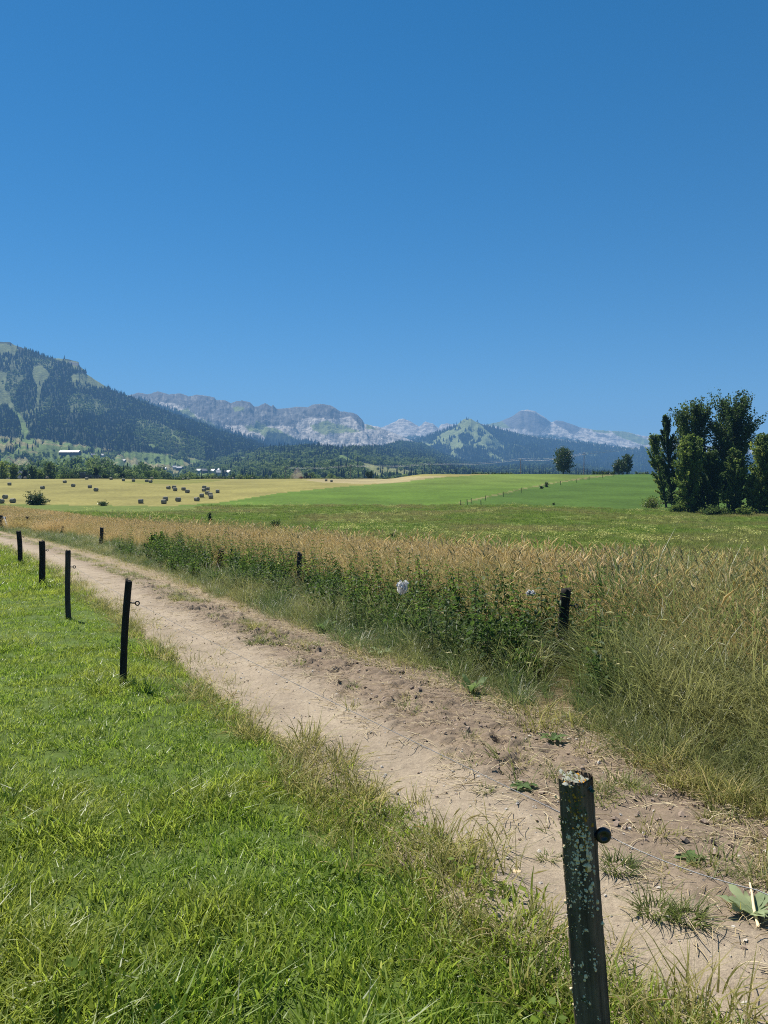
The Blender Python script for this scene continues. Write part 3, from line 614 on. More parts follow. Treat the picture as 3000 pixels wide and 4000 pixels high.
# ------------------------------------------------------------------ foliage generators
def leaf_cards(P, size, seed, aspect=0.7, flat=0.0, normals=None):
    """rhombic leaf faces at points P"""
    r = np.random.default_rng(seed); n = len(P)
    N = r.normal(size=(n, 3)); N[:, 2] = N[:, 2] + flat
    if normals is not None: N = N * 0.6 + normals
    N /= np.linalg.norm(N, axis=1)[:, None] + 1e-9
    A = np.cross(N, r.normal(size=(n, 3))); A /= np.linalg.norm(A, axis=1)[:, None] + 1e-9
    B = np.cross(N, A); s = (size * (0.65 + 0.7 * r.random(n)))[:, None] if np.isscalar(size) else size[:, None]
    V = np.stack([P - A * s * .5, P + B * s * .5 * aspect, P + A * s * .5, P - B * s * .5 * aspect], 1).reshape(-1, 3)
    F = np.arange(4 * n).reshape(-1, 4)
    return V, F
def make_tree(seed, H, W, trunk_h, profile, n_limb, n_leaf, leaf, up, trunk_r, lean=(0, 0), spread=0.10, tip_only=0.25, asp=0.7, wiggle=0.03):
    """returns (crown V,F,tint), trunk MB : tapered trunk with limbs, leaves gathered in clumps along each limb"""
    r = np.random.default_rng(seed)
    t = np.linspace(0, 1, 14)
    ax = np.stack([lean[0] * t + wiggle * H * np.sin(t * 5 + seed) * .3 * t, lean[1] * t + wiggle * H * np.cos(t * 4 + seed) * .3 * t, H * .94 * t], 1)
    mb = MB(); mb.tube(ax, trunk_r * (1 - t) ** .8 + .012 * H * .1, 8)
    pk, pv = zip(*profile)
    LP = []; LT = []; LN = []
    hs = trunk_h + (1 - trunk_h) * (np.arange(n_limb) + r.random(n_limb)) / n_limb * .97
    wl = 0.25 + np.interp(hs, pk, pv); per = (n_leaf * wl / wl.sum()).astype(int)
    for i, h in enumerate(hs):
        az = i * 2.39996 + r.normal() * .5
        base = np.array([np.interp(h, t, ax[:, k]) for k in range(3)])
        L = W * .5 * np.interp(h, pk, pv) * (0.72 + .5 * r.random())
        e = up * min(1.0, .15 + 1.5 * h) + r.normal() * .12 + .35 * (h - .5)
        d = np.array([math.cos(az) * math.cos(e), math.sin(az) * math.cos(e), math.sin(e)])
        start = base - np.array([0, 0, min(base[2] * .5, L * math.sin(max(e, 0)) * .7)])
        q = np.linspace(0, 1, 6)[:, None]
        Ls = L / max(math.cos(e), .45)
        pts = start + d * Ls * q + np.array([0, 0, 1]) * (q ** 2) * Ls * .12
        mb.tube(pts, (trunk_r * .28 * (1 - h * .6)) * (1 - .85 * q[:, 0]) + .01, 5, caps=False)
        k = per[i]
        s = tip_only + (1 - tip_only) * r.random(k) ** .75
        c = np.stack([np.interp(s, q[:, 0], pts[:, j]) for j in range(3)], 1)
        nsub = max(3, int(k / 45)); sub = r.normal(size=(nsub, 3)) * W * spread * (.5 + .5 * np.interp(h, pk, pv)); sub[:, 2] *= .8
        pick = r.integers(0, nsub, k)
        c = c + sub[pick] * s[:, None] ** .5 + r.normal(size=(k, 3)) * W * spread * .38
        LP.append(c); LT.append(np.clip(.5 + .22 * r.normal() + .16 * r.normal(size=nsub)[pick] + .12 * r.normal(size=k), 0, 1))
    LP = np.concatenate(LP); LT = np.concatenate(LT)
    keep = LP[:, 2] > .12
    LP, LT = LP[keep], LT[keep]
    # fit the grown crown to the wanted height and width
    off = np.array(lean)[None] * (LP[:, 2:3] / H); rad = np.hypot(*(LP[:, :2] - off).T)
    kz = H / np.percentile(LP[:, 2], 99.8); kr = min(1.15, W * .5 / np.percentile(rad, 98))
    LP = np.column_stack([(LP[:, :2] - off) * kr + off * 1.0, LP[:, 2] * kz])
    for q_ in mb.V:
        o_ = np.array(lean)[None] * (q_[:, 2:3] / H); q_[:, :2] = (q_[:, :2] - o_) * np.where(q_[:, 2:3] > .15 * H, kr, 1) + o_; q_[:, 2] *= kz
    V, F = leaf_cards(LP, leaf, seed + 1, asp)
    return (V, F, np.repeat(LT, 4)), mb
P_POPLAR = [(0, .35), (.15, .75), (.35, .95), (.55, 1.0), (.75, .85), (.9, .55), (1, .12)]
P_ROUND = [(0, .3), (.25, .7), (.45, 1.0), (.65, 1.0), (.82, .8), (.95, .45), (1, .15)]
P_WIDE = [(0, .6), (.3, 1.0), (.55, 1.0), (.8, .75), (1, .2)]
P_BUSH = [(0, .8), (.2, 1.0), (.5, .95), (.8, .65), (1, .25)]
def tree_thing(name, label, cat, loc, params, leafmat, group=None, rz=0.0, cname='crown', tname='trunk'):
    (V, F, T), mb = make_tree(**params)
    t = empty(name, loc, (0, 0, rz)); tag(t, label, cat, group)
    obj(cname, np_mesh(name + '_' + cname, V, [F], {'tint': T}, False, [leafmat]), t)
    obj(tname, mb.mesh(name + '_' + tname, [M['bark']]), t)
    return t

# single-mesh small trees shared by the woods
def small_broad(seed, H=9.0, W=8.0, n=420, card=1.0):
    r = np.random.default_rng(seed)
    k = 16; c = r.normal(size=(k, 3)); c /= np.linalg.norm(c, axis=1)[:, None]; c *= (r.random((k, 1)) ** .4) * np.array([W * .33, W * .33, H * .30]); c[:, 2] += H * .58; c[0] = (0, 0, H * .52); c[1] = (0, 0, H * .36); c[2] = (.1 * W, 0, H * .7)
    rad = W * (.15 + .10 * r.random(k))
    i = r.integers(0, k, n); d = r.normal(size=(n, 3)); d /= np.linalg.norm(d, axis=1)[:, None]
    P = c[i] + d * (rad[i] * (.8 + .3 * r.random(n)))[:, None]
    P[:, 2] = np.maximum(P[:, 2], H * .12)
    V, F = leaf_cards(P, card, seed + 1, .85, normals=d * 1.1)
    tint = np.repeat(np.clip(.5 + .25 * r.normal(size=k)[i] + .12 * r.normal(size=n), 0, 1), 4)
    mb = MB(); mb.tube([(0, 0, -1.5), (0, 0, H * .3), (0, 0, H * .6)], [.28, .2, .1], 5)
    nV = len(V); TV = np.concatenate(mb.V); quads = np.concatenate(mb.F[4]) + nV
    return np.vstack([V, TV]), np.vstack([F, quads]), np.concatenate([tint, np.full(len(TV), .1)]), len(F), len(quads)
def small_conifer(seed, H=14.0, W=5.0, layers=9, arms=9):
    r = np.random.default_rng(seed); Vs = []; Fs = []; Ts = []; n = 0
    for l in range(layers):
        h = H * (.10 + .86 * l / layers); w = W * .5 * (1 - (l / layers)) ** .85 + .15; a0 = r.random() * 6
        for a in range(arms):
            an = a0 + a * 2 * np.pi / arms + r.normal() * .12; ww = w * (.75 + .4 * r.random())
            ca, sa = math.cos(an), math.sin(an); hw = w * .42
            top = h + H / layers * 1.15
            Vs += [(0, 0, top), (ca * ww * .55 - sa * hw, sa * ww * .55 + ca * hw, h + .12 * H / layers), (ca * ww, sa * ww, h - .25 * H / layers * (.5 + r.random())), (ca * ww * .55 + sa * hw, sa * ww * .55 - ca * hw, h + .12 * H / layers)]
            Fs.append((n, n + 1, n + 2, n + 3)); Ts += [np.clip(.5 + .2 * r.normal(), 0, 1)] * 4; n += 4
    mb = MB(); mb.tube([(0, 0, -2), (0, 0, H * .4)], [.25, .15], 5); TV = np.concatenate(mb.V); q = np.concatenate(mb.F[4]) + n
    return np.vstack([np.array(Vs), TV]), np.vstack([np.array(Fs), q]), np.concatenate([Ts, np.full(len(TV), .1)]), len(Fs), len(q)
def small_mesh(name, data, mat):
    V, F, T, a, b = data
    return np_mesh(name, V, [F], {'tint': T}, False, [mat, M['bark']], np.concatenate([np.zeros(a, int), np.ones(b, int)]))
ME_BROAD = [small_mesh('broad_tree', small_broad(20 + i, 9 + i % 3, 8 + (i % 2) * 1.5), M['broad']) for i in range(4)]
ME_CONIF = [small_mesh('spruce_tree', small_conifer(40 + i, 14 + 2 * (i % 2), 5 + .6 * i), M['conifer']) for i in range(3)]

# ------------------------------------------------------------------ scattering (only for things nobody could count)
def scatter(name, P, rot, scl, idx, meshes, label, cat):
    me = bpy.data.meshes.new(name); n = len(P)
    me.vertices.add(n); me.vertices.foreach_set("co", np.asarray(P, np.float32).ravel())
    a = me.attributes.new('rot', 'FLOAT_VECTOR', 'POINT'); a.data.foreach_set("vector", np.asarray(rot, np.float32).ravel())
    a = me.attributes.new('scl', 'FLOAT_VECTOR', 'POINT'); s = np.asarray(scl, np.float32)
    if s.ndim == 1: s = np.repeat(s[:, None], 3, 1)
    a.data.foreach_set("vector", s.ravel())
    a = me.attributes.new('idx', 'INT', 'POINT'); a.data.foreach_set("value", np.asarray(idx, np.int32))
    o = obj(name, me); tag(o, label, cat, kind='stuff')
    g = bpy.data.node_groups.new(name, 'GeometryNodeTree')
    g.interface.new_socket('Geometry', in_out='INPUT', socket_type='NodeSocketGeometry'); g.interface.new_socket('Geometry', in_out='OUTPUT', socket_type='NodeSocketGeometry')
    N = g.nodes; L = g.links
    gi = N.new('NodeGroupInput'); go = N.new('NodeGroupOutput'); ip = N.new('GeometryNodeInstanceOnPoints'); jn = N.new('GeometryNodeJoinGeometry')
    for m in reversed(meshes):
        so = bpy.data.objects.new(m.name, m); oi = N.new('GeometryNodeObjectInfo'); oi.inputs['Object'].default_value = so
        oi.inputs['As Instance'].default_value = True; L.new(oi.outputs['Geometry'], jn.inputs[0])
    def na(nm, ty):
        x = N.new('GeometryNodeInputNamedAttribute'); x.data_type = ty; x.inputs['Name'].default_value = nm; return x.outputs['Attribute']
    L.new(gi.outputs[0], ip.inputs['Points']); L.new(jn.outputs[0], ip.inputs['Instance']); ip.inputs['Pick Instance'].default_value = True
    L.new(na('idx', 'INT'), ip.inputs['Instance Index']); L.new(na('rot', 'FLOAT_VECTOR'), ip.inputs['Rotation']); L.new(na('scl', 'FLOAT_VECTOR'), ip.inputs['Scale'])
    L.new(ip.outputs[0], go.inputs[0])
    md = o.modifiers.new('scatter', 'NODES'); md.node_group = g
    return o
def rots(n, tilt, r):
    return np.stack([r.normal(size=n) * tilt, r.normal(size=n) * tilt, r.random(n) * 6.283], 1)

# ---- forests on the mountains
HOUSES = [(274, 1780, 27), (362, 1786, 11), (403, 1786, 9), (484, 1804, 11), (643, 1837, 9), (684, 1832, 11), (704, 1836, 13), (779, 1847, 11), (800, 1848, 9), (829, 1850, 11), (853, 1845, 11), (858, 1858, 10), (888, 1857, 11)]
def before_house(px, py):
    m = np.zeros(np.shape(px), bool)
    for hx, hy, hw in HOUSES: m |= (np.abs(px - hx) < hw) & (py > hy - 1) & (py < hy + 34)
    return m
def forest(R, x0, x1, spacing, opens, extra, ylo, name, label, seed, pmax=1.0, conif=0.8, light=(), fore=None, cut=None, inner=(), patch=False, semi=()):
    r = np.random.default_rng(seed)
    y1 = R.Dc * 1.04 * (1 + R.back); amax = (x1 - 1500) / FPX; amin = (x0 - 1500) / FPX
    area = (amax - amin) * (y1 ** 2 - ylo ** 2) / 2; n = int(area / spacing ** 2)
    y = np.sqrt(ylo ** 2 + (y1 ** 2 - ylo ** 2) * r.random(n)); x = y * (amin + (amax - amin) * r.random(n))
    z = R.z(x, y); px, py = project(x, y, z); wx, wy = warp(px, py, 5, 28, extra)
    ok = ~(any_poly(wx, wy, opens) & ~any_poly(wx, wy, inner) & (patchy(px, py) if patch else True)) & (y < R.crest_y(x / y) * 1.003)
    if fore is not None: ok &= any_poly(wx, wy, fore)
    if cut is not None: ok &= cut(px, py, x, y)
    if len(semi): sm_ = any_poly(wx, wy, semi); ok &= ~sm_ | (r.random(n) < .48)
    ok &= ~before_house(px, py)
    # odd trees straying into the clearings
    stray = any_poly(wx, wy, opens) & (r.random(n) < .015); ok |= stray & (fore is None)
    x, y, z, px, py = x[ok], y[ok], z[ok], px[ok], py[ok]; n = len(x)
    lt = any_poly(px, py, light) if len(light) else np.zeros(n, bool)
    bro = (r.random(n) < np.where(lt, .85, 1 - conif)) | (lt & (fbm(x / 60, y / 60, 2, 5) > .1))
    idx = np.where(bro, r.integers(3, 7, n), r.integers(0, 3, n))
    s = .75 + .55 * r.random(n); s = s * spacing / 9.5
    scatter(name, np.stack([x, y, z], 1), rots(n, .03, r), np.stack([s * 1.1, s * 1.1, s * (.85 + .3 * r.random(n))], 1), idx, ME_CONIF + ME_BROAD, label, 'forest')
    return n
nf = 0
def copse(px, py, x, y):
    low = py > np.interp(px, [-400, 0, 140, 300, 480, 640, 760, 900, 1100], [1700, 1706, 1712, 1735, 1762, 1772, 1790, 1835, 1900])
    return (~low | (fbm(x / 95, y / 150, 3, 640) > .17)) & ~((px < 95) & (py < 1375)) & ~((px > 255) & (px < 350) & (py < 1425))
nf += forest(R1, -1300, 1500, 8.3, R1_OPEN, 0, 900, 'mountain_forest', 'dark conifer forest covering the left mountain', 601, conif=.86, light=R1_LIGHT, cut=copse, semi=R1_SEMI)
nf += forest(R2, 450, 2700, 9.5, R2_OPEN, 3, 950, 'hill_forest', 'mixed forest on the low hill beyond the fields', 602, conif=.45, light=R2_LIGHT)
nf += forest(R5, 1350, 3050, 14, R5_OPEN + R5_ROCK, 12, 2900, 'peak_forest', 'blue hazy forest below the green peak', 603, conif=.9, inner=R5_FORE_IN, patch=True, cut=lambda px, py, x, y: (py > 1668) | (px > 1900) | (np.random.default_rng(5).random(len(px)) < .12))
nf += forest(R3, 400, 1700, 14, R3_GREEN, 6, 3100, 'cliff_forest', 'distant forest at the foot of the grey cliffs', 604, conif=.9, fore=R3_FOREST)
print('forest trees', nf)

# ------------------------------------------------------------------ grass clumps
def clump(seed, n, rad, h0, h1, w, bend, segs=3, seed_frac=0.0, seed_len=0.10, stem_w=0.4, tmin=0.0, tmax=1.0, lean=0.25):
    r = np.random.default_rng(seed)
    a = r.random(n) * 6.283; q = rad * np.sqrt(r.random(n)); bx, by = q * np.cos(a), q * np.sin(a)
    d = a + r.normal(size=n) * .9; h = h0 + (h1 - h0) * r.random(n) ** 1.3; ln = lean * r.random(n) + .05; bd = bend * (.3 + r.random(n))
    head = r.random(n) < seed_frac
    ww = w * (.7 + .6 * r.random(n)) * np.where(head, stem_w, 1.0)
    t = np.linspace(0, 1, segs + 1)[None]
    hor = h[:, None] * (ln[:, None] * t + bd[:, None] * t ** 2.2); ver = h[:, None] * (t - .35 * np.minimum(bd, 1.2)[:, None] * t ** 2.5)
    X = bx[:, None] + np.cos(d)[:, None] * hor; Y = by[:, None] + np.sin(d)[:, None] * hor; Z = ver - .01
    wid = ww[:, None] * .5 * np.where(t < .99, (1 - .75 * t ** 1.5), .04)
    # strips face a random way
    fa = d + np.pi / 2 + r.normal(size=n) * .6; sx = np.cos(fa)[:, None] * wid; sy = np.sin(fa)[:, None] * wid
    V = np.stack([np.stack([X - sx, Y - sy, Z], -1), np.stack([X + sx, Y + sy, Z], -1)], 2)      # n, segs+1, 2, 3
    m = segs + 1; i = np.arange(n)[:, None] * m * 2; k = np.arange(segs)[None] * 2
    F = np.stack([i + k, i + k + 1, i + k + 3, i + k + 2], -1).reshape(-1, 4)
    tint = tmin + (tmax - tmin) * np.clip(r.beta(1.25, 1.6, n), 0, 1)
    T = np.repeat(tint, m * 2); tip = np.tile(np.repeat(t[0], 2), n)
    V = V.reshape(-1, 3)
    if head.any():
        hp = np.nonzero(head)[0]; HV = []; HF = []; HT = []; c0 = len(V); kk = 0
        for j in hp:
            p0 = np.array([X[j, -1], Y[j, -1], Z[j, -1]]); dirv = np.array([X[j, -1] - X[j, -2], Y[j, -1] - Y[j, -2], Z[j, -1] - Z[j, -2]]); dirv /= np.linalg.norm(dirv) + 1e-9
            L = seed_len * (.7 + .6 * r.random()); sw = seed_len * .075 * (.7 + .6 * r.random())
            for g in range(2):
                sd = np.cross(dirv, r.normal(size=3)); sd /= np.linalg.norm(sd) + 1e-9
                dr = np.array([math.cos(d[j]), math.sin(d[j]), -.4]) * L * .25
                HV += [p0 - dirv * .02, p0 + dirv * L * .4 + sd * sw, p0 + dirv * L + dr, p0 + dirv * L * .4 - sd * sw]
                HF.append([c0 + kk, c0 + kk + 1, c0 + kk + 2, c0 + kk + 3]); kk += 4
                HT += [min(1, .72 + .25 * r.random())] * 4
        V = np.vstack([V, np.array(HV)]); F = np.vstack([F, np.array(HF)]); T = np.concatenate([T, HT]); tip = np.concatenate([tip, np.ones(len(HT))])
    return V, F, T, tip
def clump_mesh(name, mat, **kw):
    V, F, T, tip = clump(**kw); return np_mesh(name, V, [F], {'tint': T, 'tip': tip}, False, [mat])
def sample(n, x0, x1, y0, y1, seed):
    r = np.random.default_rng(seed); return x0 + (x1 - x0) * r.random(n), y0 + (y1 - y0) * r.random(n), r
def in_view(x, y, margin=1.2): return np.abs(x) < 0.5 * y * 1.08 + margin

# ---- lawn left of the track
ME_LAWN = [clump_mesh('lawn_clump', M['lawn'], seed=300 + i, n=40, rad=.10, h0=.022, h1=(.068, .08, .058, .125)[i], w=.0056, bend=(.5, .8, .4, .7)[i], segs=3, lean=.5) for i in range(4)]
ME_LAWNF = [clump_mesh('lawn_patch', M['lawn'], seed=320 + i, n=90, rad=.28, h0=.04, h1=.14, w=.011, bend=.6, segs=2, lean=.5) for i in range(3)]
def clover_mesh(seed):
    r = np.random.default_rng(seed); n = 40; a = r.random(n) * 6.28; q = .11 * np.sqrt(r.random(n))
    P = np.stack([q * np.cos(a), q * np.sin(a), .02 + .05 * r.random(n)], 1)
    V, F = leaf_cards(P, .024, seed, .6, flat=1.2); return np_mesh('broad_leaf_weed', V, [F], {'tint': np.repeat(.35 + .6 * r.random(n), 4), 'tip': np.zeros(4 * n)}, False, [M['clover']])
ME_CLOV = [clover_mesh(340 + i) for i in range(3)]
def place_lawn():
    P = []; I = []; S = []
    for (y0, y1, dens, far) in ((1.2, 4.5, 210, 0), (4.5, 9, 120, 0), (9, 16, 60, 0), (14, 30, 16, 1), (30, 75, 7, 1)):
        x0 = -.55 * y1 - 2.0; x1 = 4.5
        n = int((x1 - x0) * (y1 - y0) * dens); x, y, r = sample(n, x0, x1, y0, y1, 700 + int(y0 * 3))
        u = u_of(x, y); edge = -1.02 + .24 * (1 - sst(1.9, 3.1, y)) + .16 * fbm(y * .7, 0 * y - 7, 3, 77) - .05 * r.normal(size=n)
        ok = in_view(x, y, 2.0) & (u < edge) & (fbm(x * 1.7, y * 1.7, 3, 71) > -.62 + .2 * r.random(n)); x, y, u = x[ok], y[ok], u[ok]; n = len(x)
        lush = fbm(x * .8, y * .8, 3, 72)
        s = (.75 + .5 * r.random(n)) * (1 + .8 * np.clip(lush, 0, .6)) * (1 + .35 * (y < 3.2))
        i = r.integers(4, 7, n) + 3 if far else np.where(r.random(n) < .015 + .04 * (lush < -.25), r.integers(4, 7, n), np.where(((lush > .18) | (y + .8 * x < 1.9)) & (r.random(n) < .55), 3, r.integers(0, 3, n)))
        P.append(np.stack([x, y, np.where((u > -1.15) & (y < 5), gz0(x, y) + .004, gz(x, y))], 1)); I.append(i); S.append(s)
    P = np.concatenate(P); n = len(P); r = np.random.default_rng(9)
    scatter('lawn_grass', P, rots(n, .15, r), np.concatenate(S), np.concatenate(I), ME_LAWN + ME_CLOV + ME_LAWNF, 'short bright green pasture grass left of the track', 'grass')
    print('lawn', n)
place_lawn()
# ---- dry stalks and yellowish tufts along the track edges
ME_EDGE = [clump_mesh('edge_clump', M['dryedge'], seed=360 + i, n=46, rad=.11, h0=.05, h1=.22, w=.006, bend=.8, segs=3, lean=.6, seed_frac=.06, seed_len=.05, stem_w=.35) for i in range(3)] + \
          [clump_mesh('edge_stalk', M['dryedge'], seed=370 + i, n=6, rad=.09, h0=.16, h1=.42, w=.0035, bend=.25, segs=4, lean=.25, seed_frac=.9, seed_len=.035, stem_w=.6) for i in range(2)]
def place_edge():
    x, y, r = sample(60000, -26, 5, 1.3, 40, 811); u = u_of(x, y)
    e = fbm(x * 1.5, y * 1.5, 2, 73)
    p = np.exp(-((u + 1.12 - .24 * (1 - sst(1.9, 3.1, y))) / .20) ** 2) * (.9 + e) + 1.0 * np.exp(-((u - .84) / .12) ** 2)
    ok = in_view(x, y) & (r.random(len(x)) < p * np.where(y < 4.2, 4.5, 2.2)); x, y, u = x[ok], y[ok], u[ok]; n = len(x)
    i = np.where((r.random(n) < .07) & (u < 0), r.integers(3, 5, n), r.integers(0, 3, n))
    scatter('edge_grass', np.stack([x, y, np.where((np.abs(u) < 1.1) & (y < 6), gz0(x, y) + .004, gz(x, y))], 1), rots(n, .2, r), .6 + .6 * r.random(n), i, ME_EDGE, 'yellowing grass and thin stalks along both edges of the track', 'grass'); print('edge', n)
place_edge()
# ---- tall verge right of the track
ME_VERGE = [clump_mesh('verge_clump', M['verge'], seed=400 + i, n=52, rad=.16, h0=.2, h1=(.55, .7, .62)[i], w=.0085, bend=(.75, .5, 1.0)[i], segs=4, lean=.4, seed_frac=.08, seed_len=.06) for i in range(3)]
ME_STRAW = [clump_mesh('straw_clump', M['straw'], seed=420 + i, n=95, rad=.22, h0=.35, h1=(.72, .8, .68)[i], w=.006, bend=(.35, .25, .5)[i], segs=4, lean=.25, seed_frac=.55, seed_len=.052, stem_w=.45, tmin=.1) for i in range(3)]
ME_STRAWF = [clump_mesh('straw_patch', M['straw'], seed=430 + i, n=190, rad=.5, h0=.35, h1=.75, w=.012, bend=.4, segs=3, lean=.25, seed_frac=.5, seed_len=.10, stem_w=.6, tmin=.25) for i in range(3)]
ME_PLUME = [clump_mesh('plume_stalk', M['straw'], seed=440 + i, n=7, rad=.12, h0=.7, h1=1.0, w=.005, bend=.22, segs=4, lean=.12, seed_frac=1.0, seed_len=.15, stem_w=.6, tmin=.5) for i in range(2)]
def nettle_mesh(seed, H, mb=None):
    r = np.random.default_rng(seed); V = []; F = []; T = []; n = 0
    lx, ly = r.normal(size=2) * .08
    npair = int(H / .062)
    for i in range(npair):
        t = (i + 1.5) / (npair + 1); z = H * t; an = i * 1.57 + r.normal() * .25; L = (.105 * (1 - t) ** .5 + .022) * (.8 + .4 * r.random())
        tt = np.clip(.35 + .35 * t + .18 * r.normal(), 0, 1)
        for s in (0, np.pi):
            a = an + s + r.normal() * .15; c, s_ = math.cos(a), math.sin(a); w = L * .30; b = np.array([lx * t * t, ly * t * t, z]); dr = .25 + .55 * r.random()
            def p(f, side, dz): return b + np.array([c * f * L - s_ * side * w, s_ * f * L + c * side * w, .35 * f * L - dr * f * f * L + dz])
            V += [p(.08, 0, 0), p(.35, 1, .008), p(.42, 0, -.006), p(.35, -1, .008), p(.72, .6, .004), p(.75, 0, -.004), p(.72, -.6, .004), p(1.05, 0, 0)]
            F += [(n, n + 2, n + 1, n + 1), (n, n + 3, n + 2, n + 2), (n + 1, n + 2, n + 5, n + 4), (n + 2, n + 3, n + 6, n + 5), (n + 4, n + 5, n + 7, n + 7), (n + 5, n + 6, n + 7, n + 7)]
            T += [tt] * 8; n += 8
    tri = [f[:3] for f in F if f[2] == f[3]]; quad = [f for f in F if f[2] != f[3]]
    t = np.linspace(0, 1, 6); m = MB(); m.tube(np.stack([lx * t * t, ly * t * t, t * H], 1), .005 * (1 - .6 * t), 5, caps=False, val=.15)
    return np.array(V), np.array(tri), np.array(quad), np.array(T), m
def nettle_joined(seed, H):
    V, tri, quad, T, m = nettle_mesh(seed, H); SV = np.concatenate(m.V); sq = np.concatenate(m.F[4]) + len(V)
    return np_mesh('nettle', np.vstack([V, SV]), [tri, np.vstack([quad, sq])], {'tint': np.concatenate([T, np.full(len(SV), .15)])}, False, [M['nettle']])
ME_NET = [nettle_joined(450 + i, (.75, .9, .65, .8)[i]) for i in range(4)]
def weed_mesh(seed):
    r = np.random.default_rng(seed); m = MB(); P = []; T = []
    for k in range(9):
        a = r.random() * 6.28; L = .35 + .4 * r.random(); q = np.linspace(0, 1, 6)[:, None]; d = np.array([math.cos(a), math.sin(a), 0]) * (.10 + .32 * r.random())
        pts = d * q ** 1.3 * L * 1.2 + np.array([0, 0, 1]) * L * q * (1 - .25 * q); m.tube(pts, .003, 3, caps=False, val=.2)
        n = int(46 * L); s_ = .15 + .85 * r.random(n); c = np.stack([np.interp(s_, q[:, 0], pts[:, j]) for j in range(3)], 1) + r.normal(size=(n, 3)) * .045
        P.append(c); T.append(np.clip(.2 + .5 * s_ + .2 * r.normal(size=n), 0, 1))
    P = np.concatenate(P); T = np.concatenate(T); V, F = leaf_cards(P, .062, seed, .55, flat=1.0); SV = np.concatenate(m.V); sq = np.concatenate(m.F[4]) + len(V)
    return np_mesh('leafy_weed', np.vstack([V, SV]), [np.vstack([F, sq])], {'tint': np.concatenate([np.repeat(T, 4), np.full(len(SV), .15)])}, False, [M['nettle']])
ME_NET += [weed_mesh(460 + i) for i in range(4)]
def verge_weight(x, y):
    """how much of the verge is leafy nettle (1) rather than grass (0)"""
    u = u_of(x, y); k = sst(1.25, 1.7, u) * (1 - sst(3.0, 3.7, u)) * sst(5.4, 6.4, y + .8 * (x < 1.2)) * (1 - sst(21, 27, y))
    k = k * (1 - sst(2240, 2420, 1500 + FPX * x / np.maximum(y, 1) + 60 * fbm(x, y, 2, 94)))
    return k * sst(-.65, -.15, fbm(x * .8, y * .8, 2, 91) + .25 * sst(7, 9, y) * (1 - sst(12, 14, y)))
RPOSTS = ((1.83, 7.8), (-1.6, 14.5), (-4.1, 19.0), (-7.75, 24.5), (-10.9, 29.5), (-15.6, 37.0))
def near_posts(x, y, w=.16, f=1.8, b=.15):
    m = np.zeros(len(x), bool)
    for qx, qy in RPOSTS: m |= (np.abs((x - qx) - (y - qy) * qx / qy) < w + qy * .004) & (y < qy + b) & (y > qy - f)
    return m
def place_verge():
    x, y, r = sample(230000, -34, 14, 2.6, 60, 821); u = u_of(x, y); n = len(x)
    edge = .76 + .14 * fbm(y * .7, 0 * y + 7, 3, 77); nw = verge_weight(x, y)
    dens = np.where(y < 14, 1.0, np.where(y < 30, .55, .3))
    ok = in_view(x, y, 2.5) & (u > edge + .06) & (u < 5.0 + 4 * (1 - sst(8, 15, y)) + 1.2 * fbm(x * .5, y * .5, 2, 93)) & (r.random(n) < dens * (1 - .35 * nw) * (1 - .5 * sst(3.2, 5, u)))
    xs, ys, us = x[ok], y[ok], u[ok]; m = len(xs); rt = sst(2200, 2450, 1500 + FPX * xs / np.maximum(ys, 1))
    s = (.75 + .5 * r.random(m)) * (.50 + .28 * sst(.95, 1.8, us) + .5 * sst(2.9, 3.8, us) + rt * .35 * sst(1.4, 2.2, us)) * np.where(ys > 16, .8, 1.0)
    s = np.where(near_posts(xs, ys, .15, 2.6), np.minimum(s, .30), s)
    scatter('verge_grass', np.stack([xs, ys, gz(xs, ys)], 1), rots(m, .12, r), s, r.integers(0, 3, m), ME_VERGE, 'tall grey green grass on the verge right of the track', 'grass')
    ok = in_view(x, y, 2.5) & (r.random(n) < nw)
    ok &= ~near_posts(x, y, .24, 2.8, .4)
    xn, yn = x[ok], y[ok]; m2 = len(xn)
    scatter('nettle_bed', np.stack([xn, yn, gz(xn, yn)], 1), rots(m2, .26, r), (.50 + .65 * r.random(m2) ** 1.3) * (.75 + .25 * sst(1.5, 2.3, u_of(xn, yn))), np.where(r.random(m2) < .36, r.integers(4, 8, m2), r.integers(0, 4, m2)), ME_NET, 'dense dark green nettles between the track and the dry grass', 'nettles')
    print('verge', m, 'nettles', m2)
place_verge()
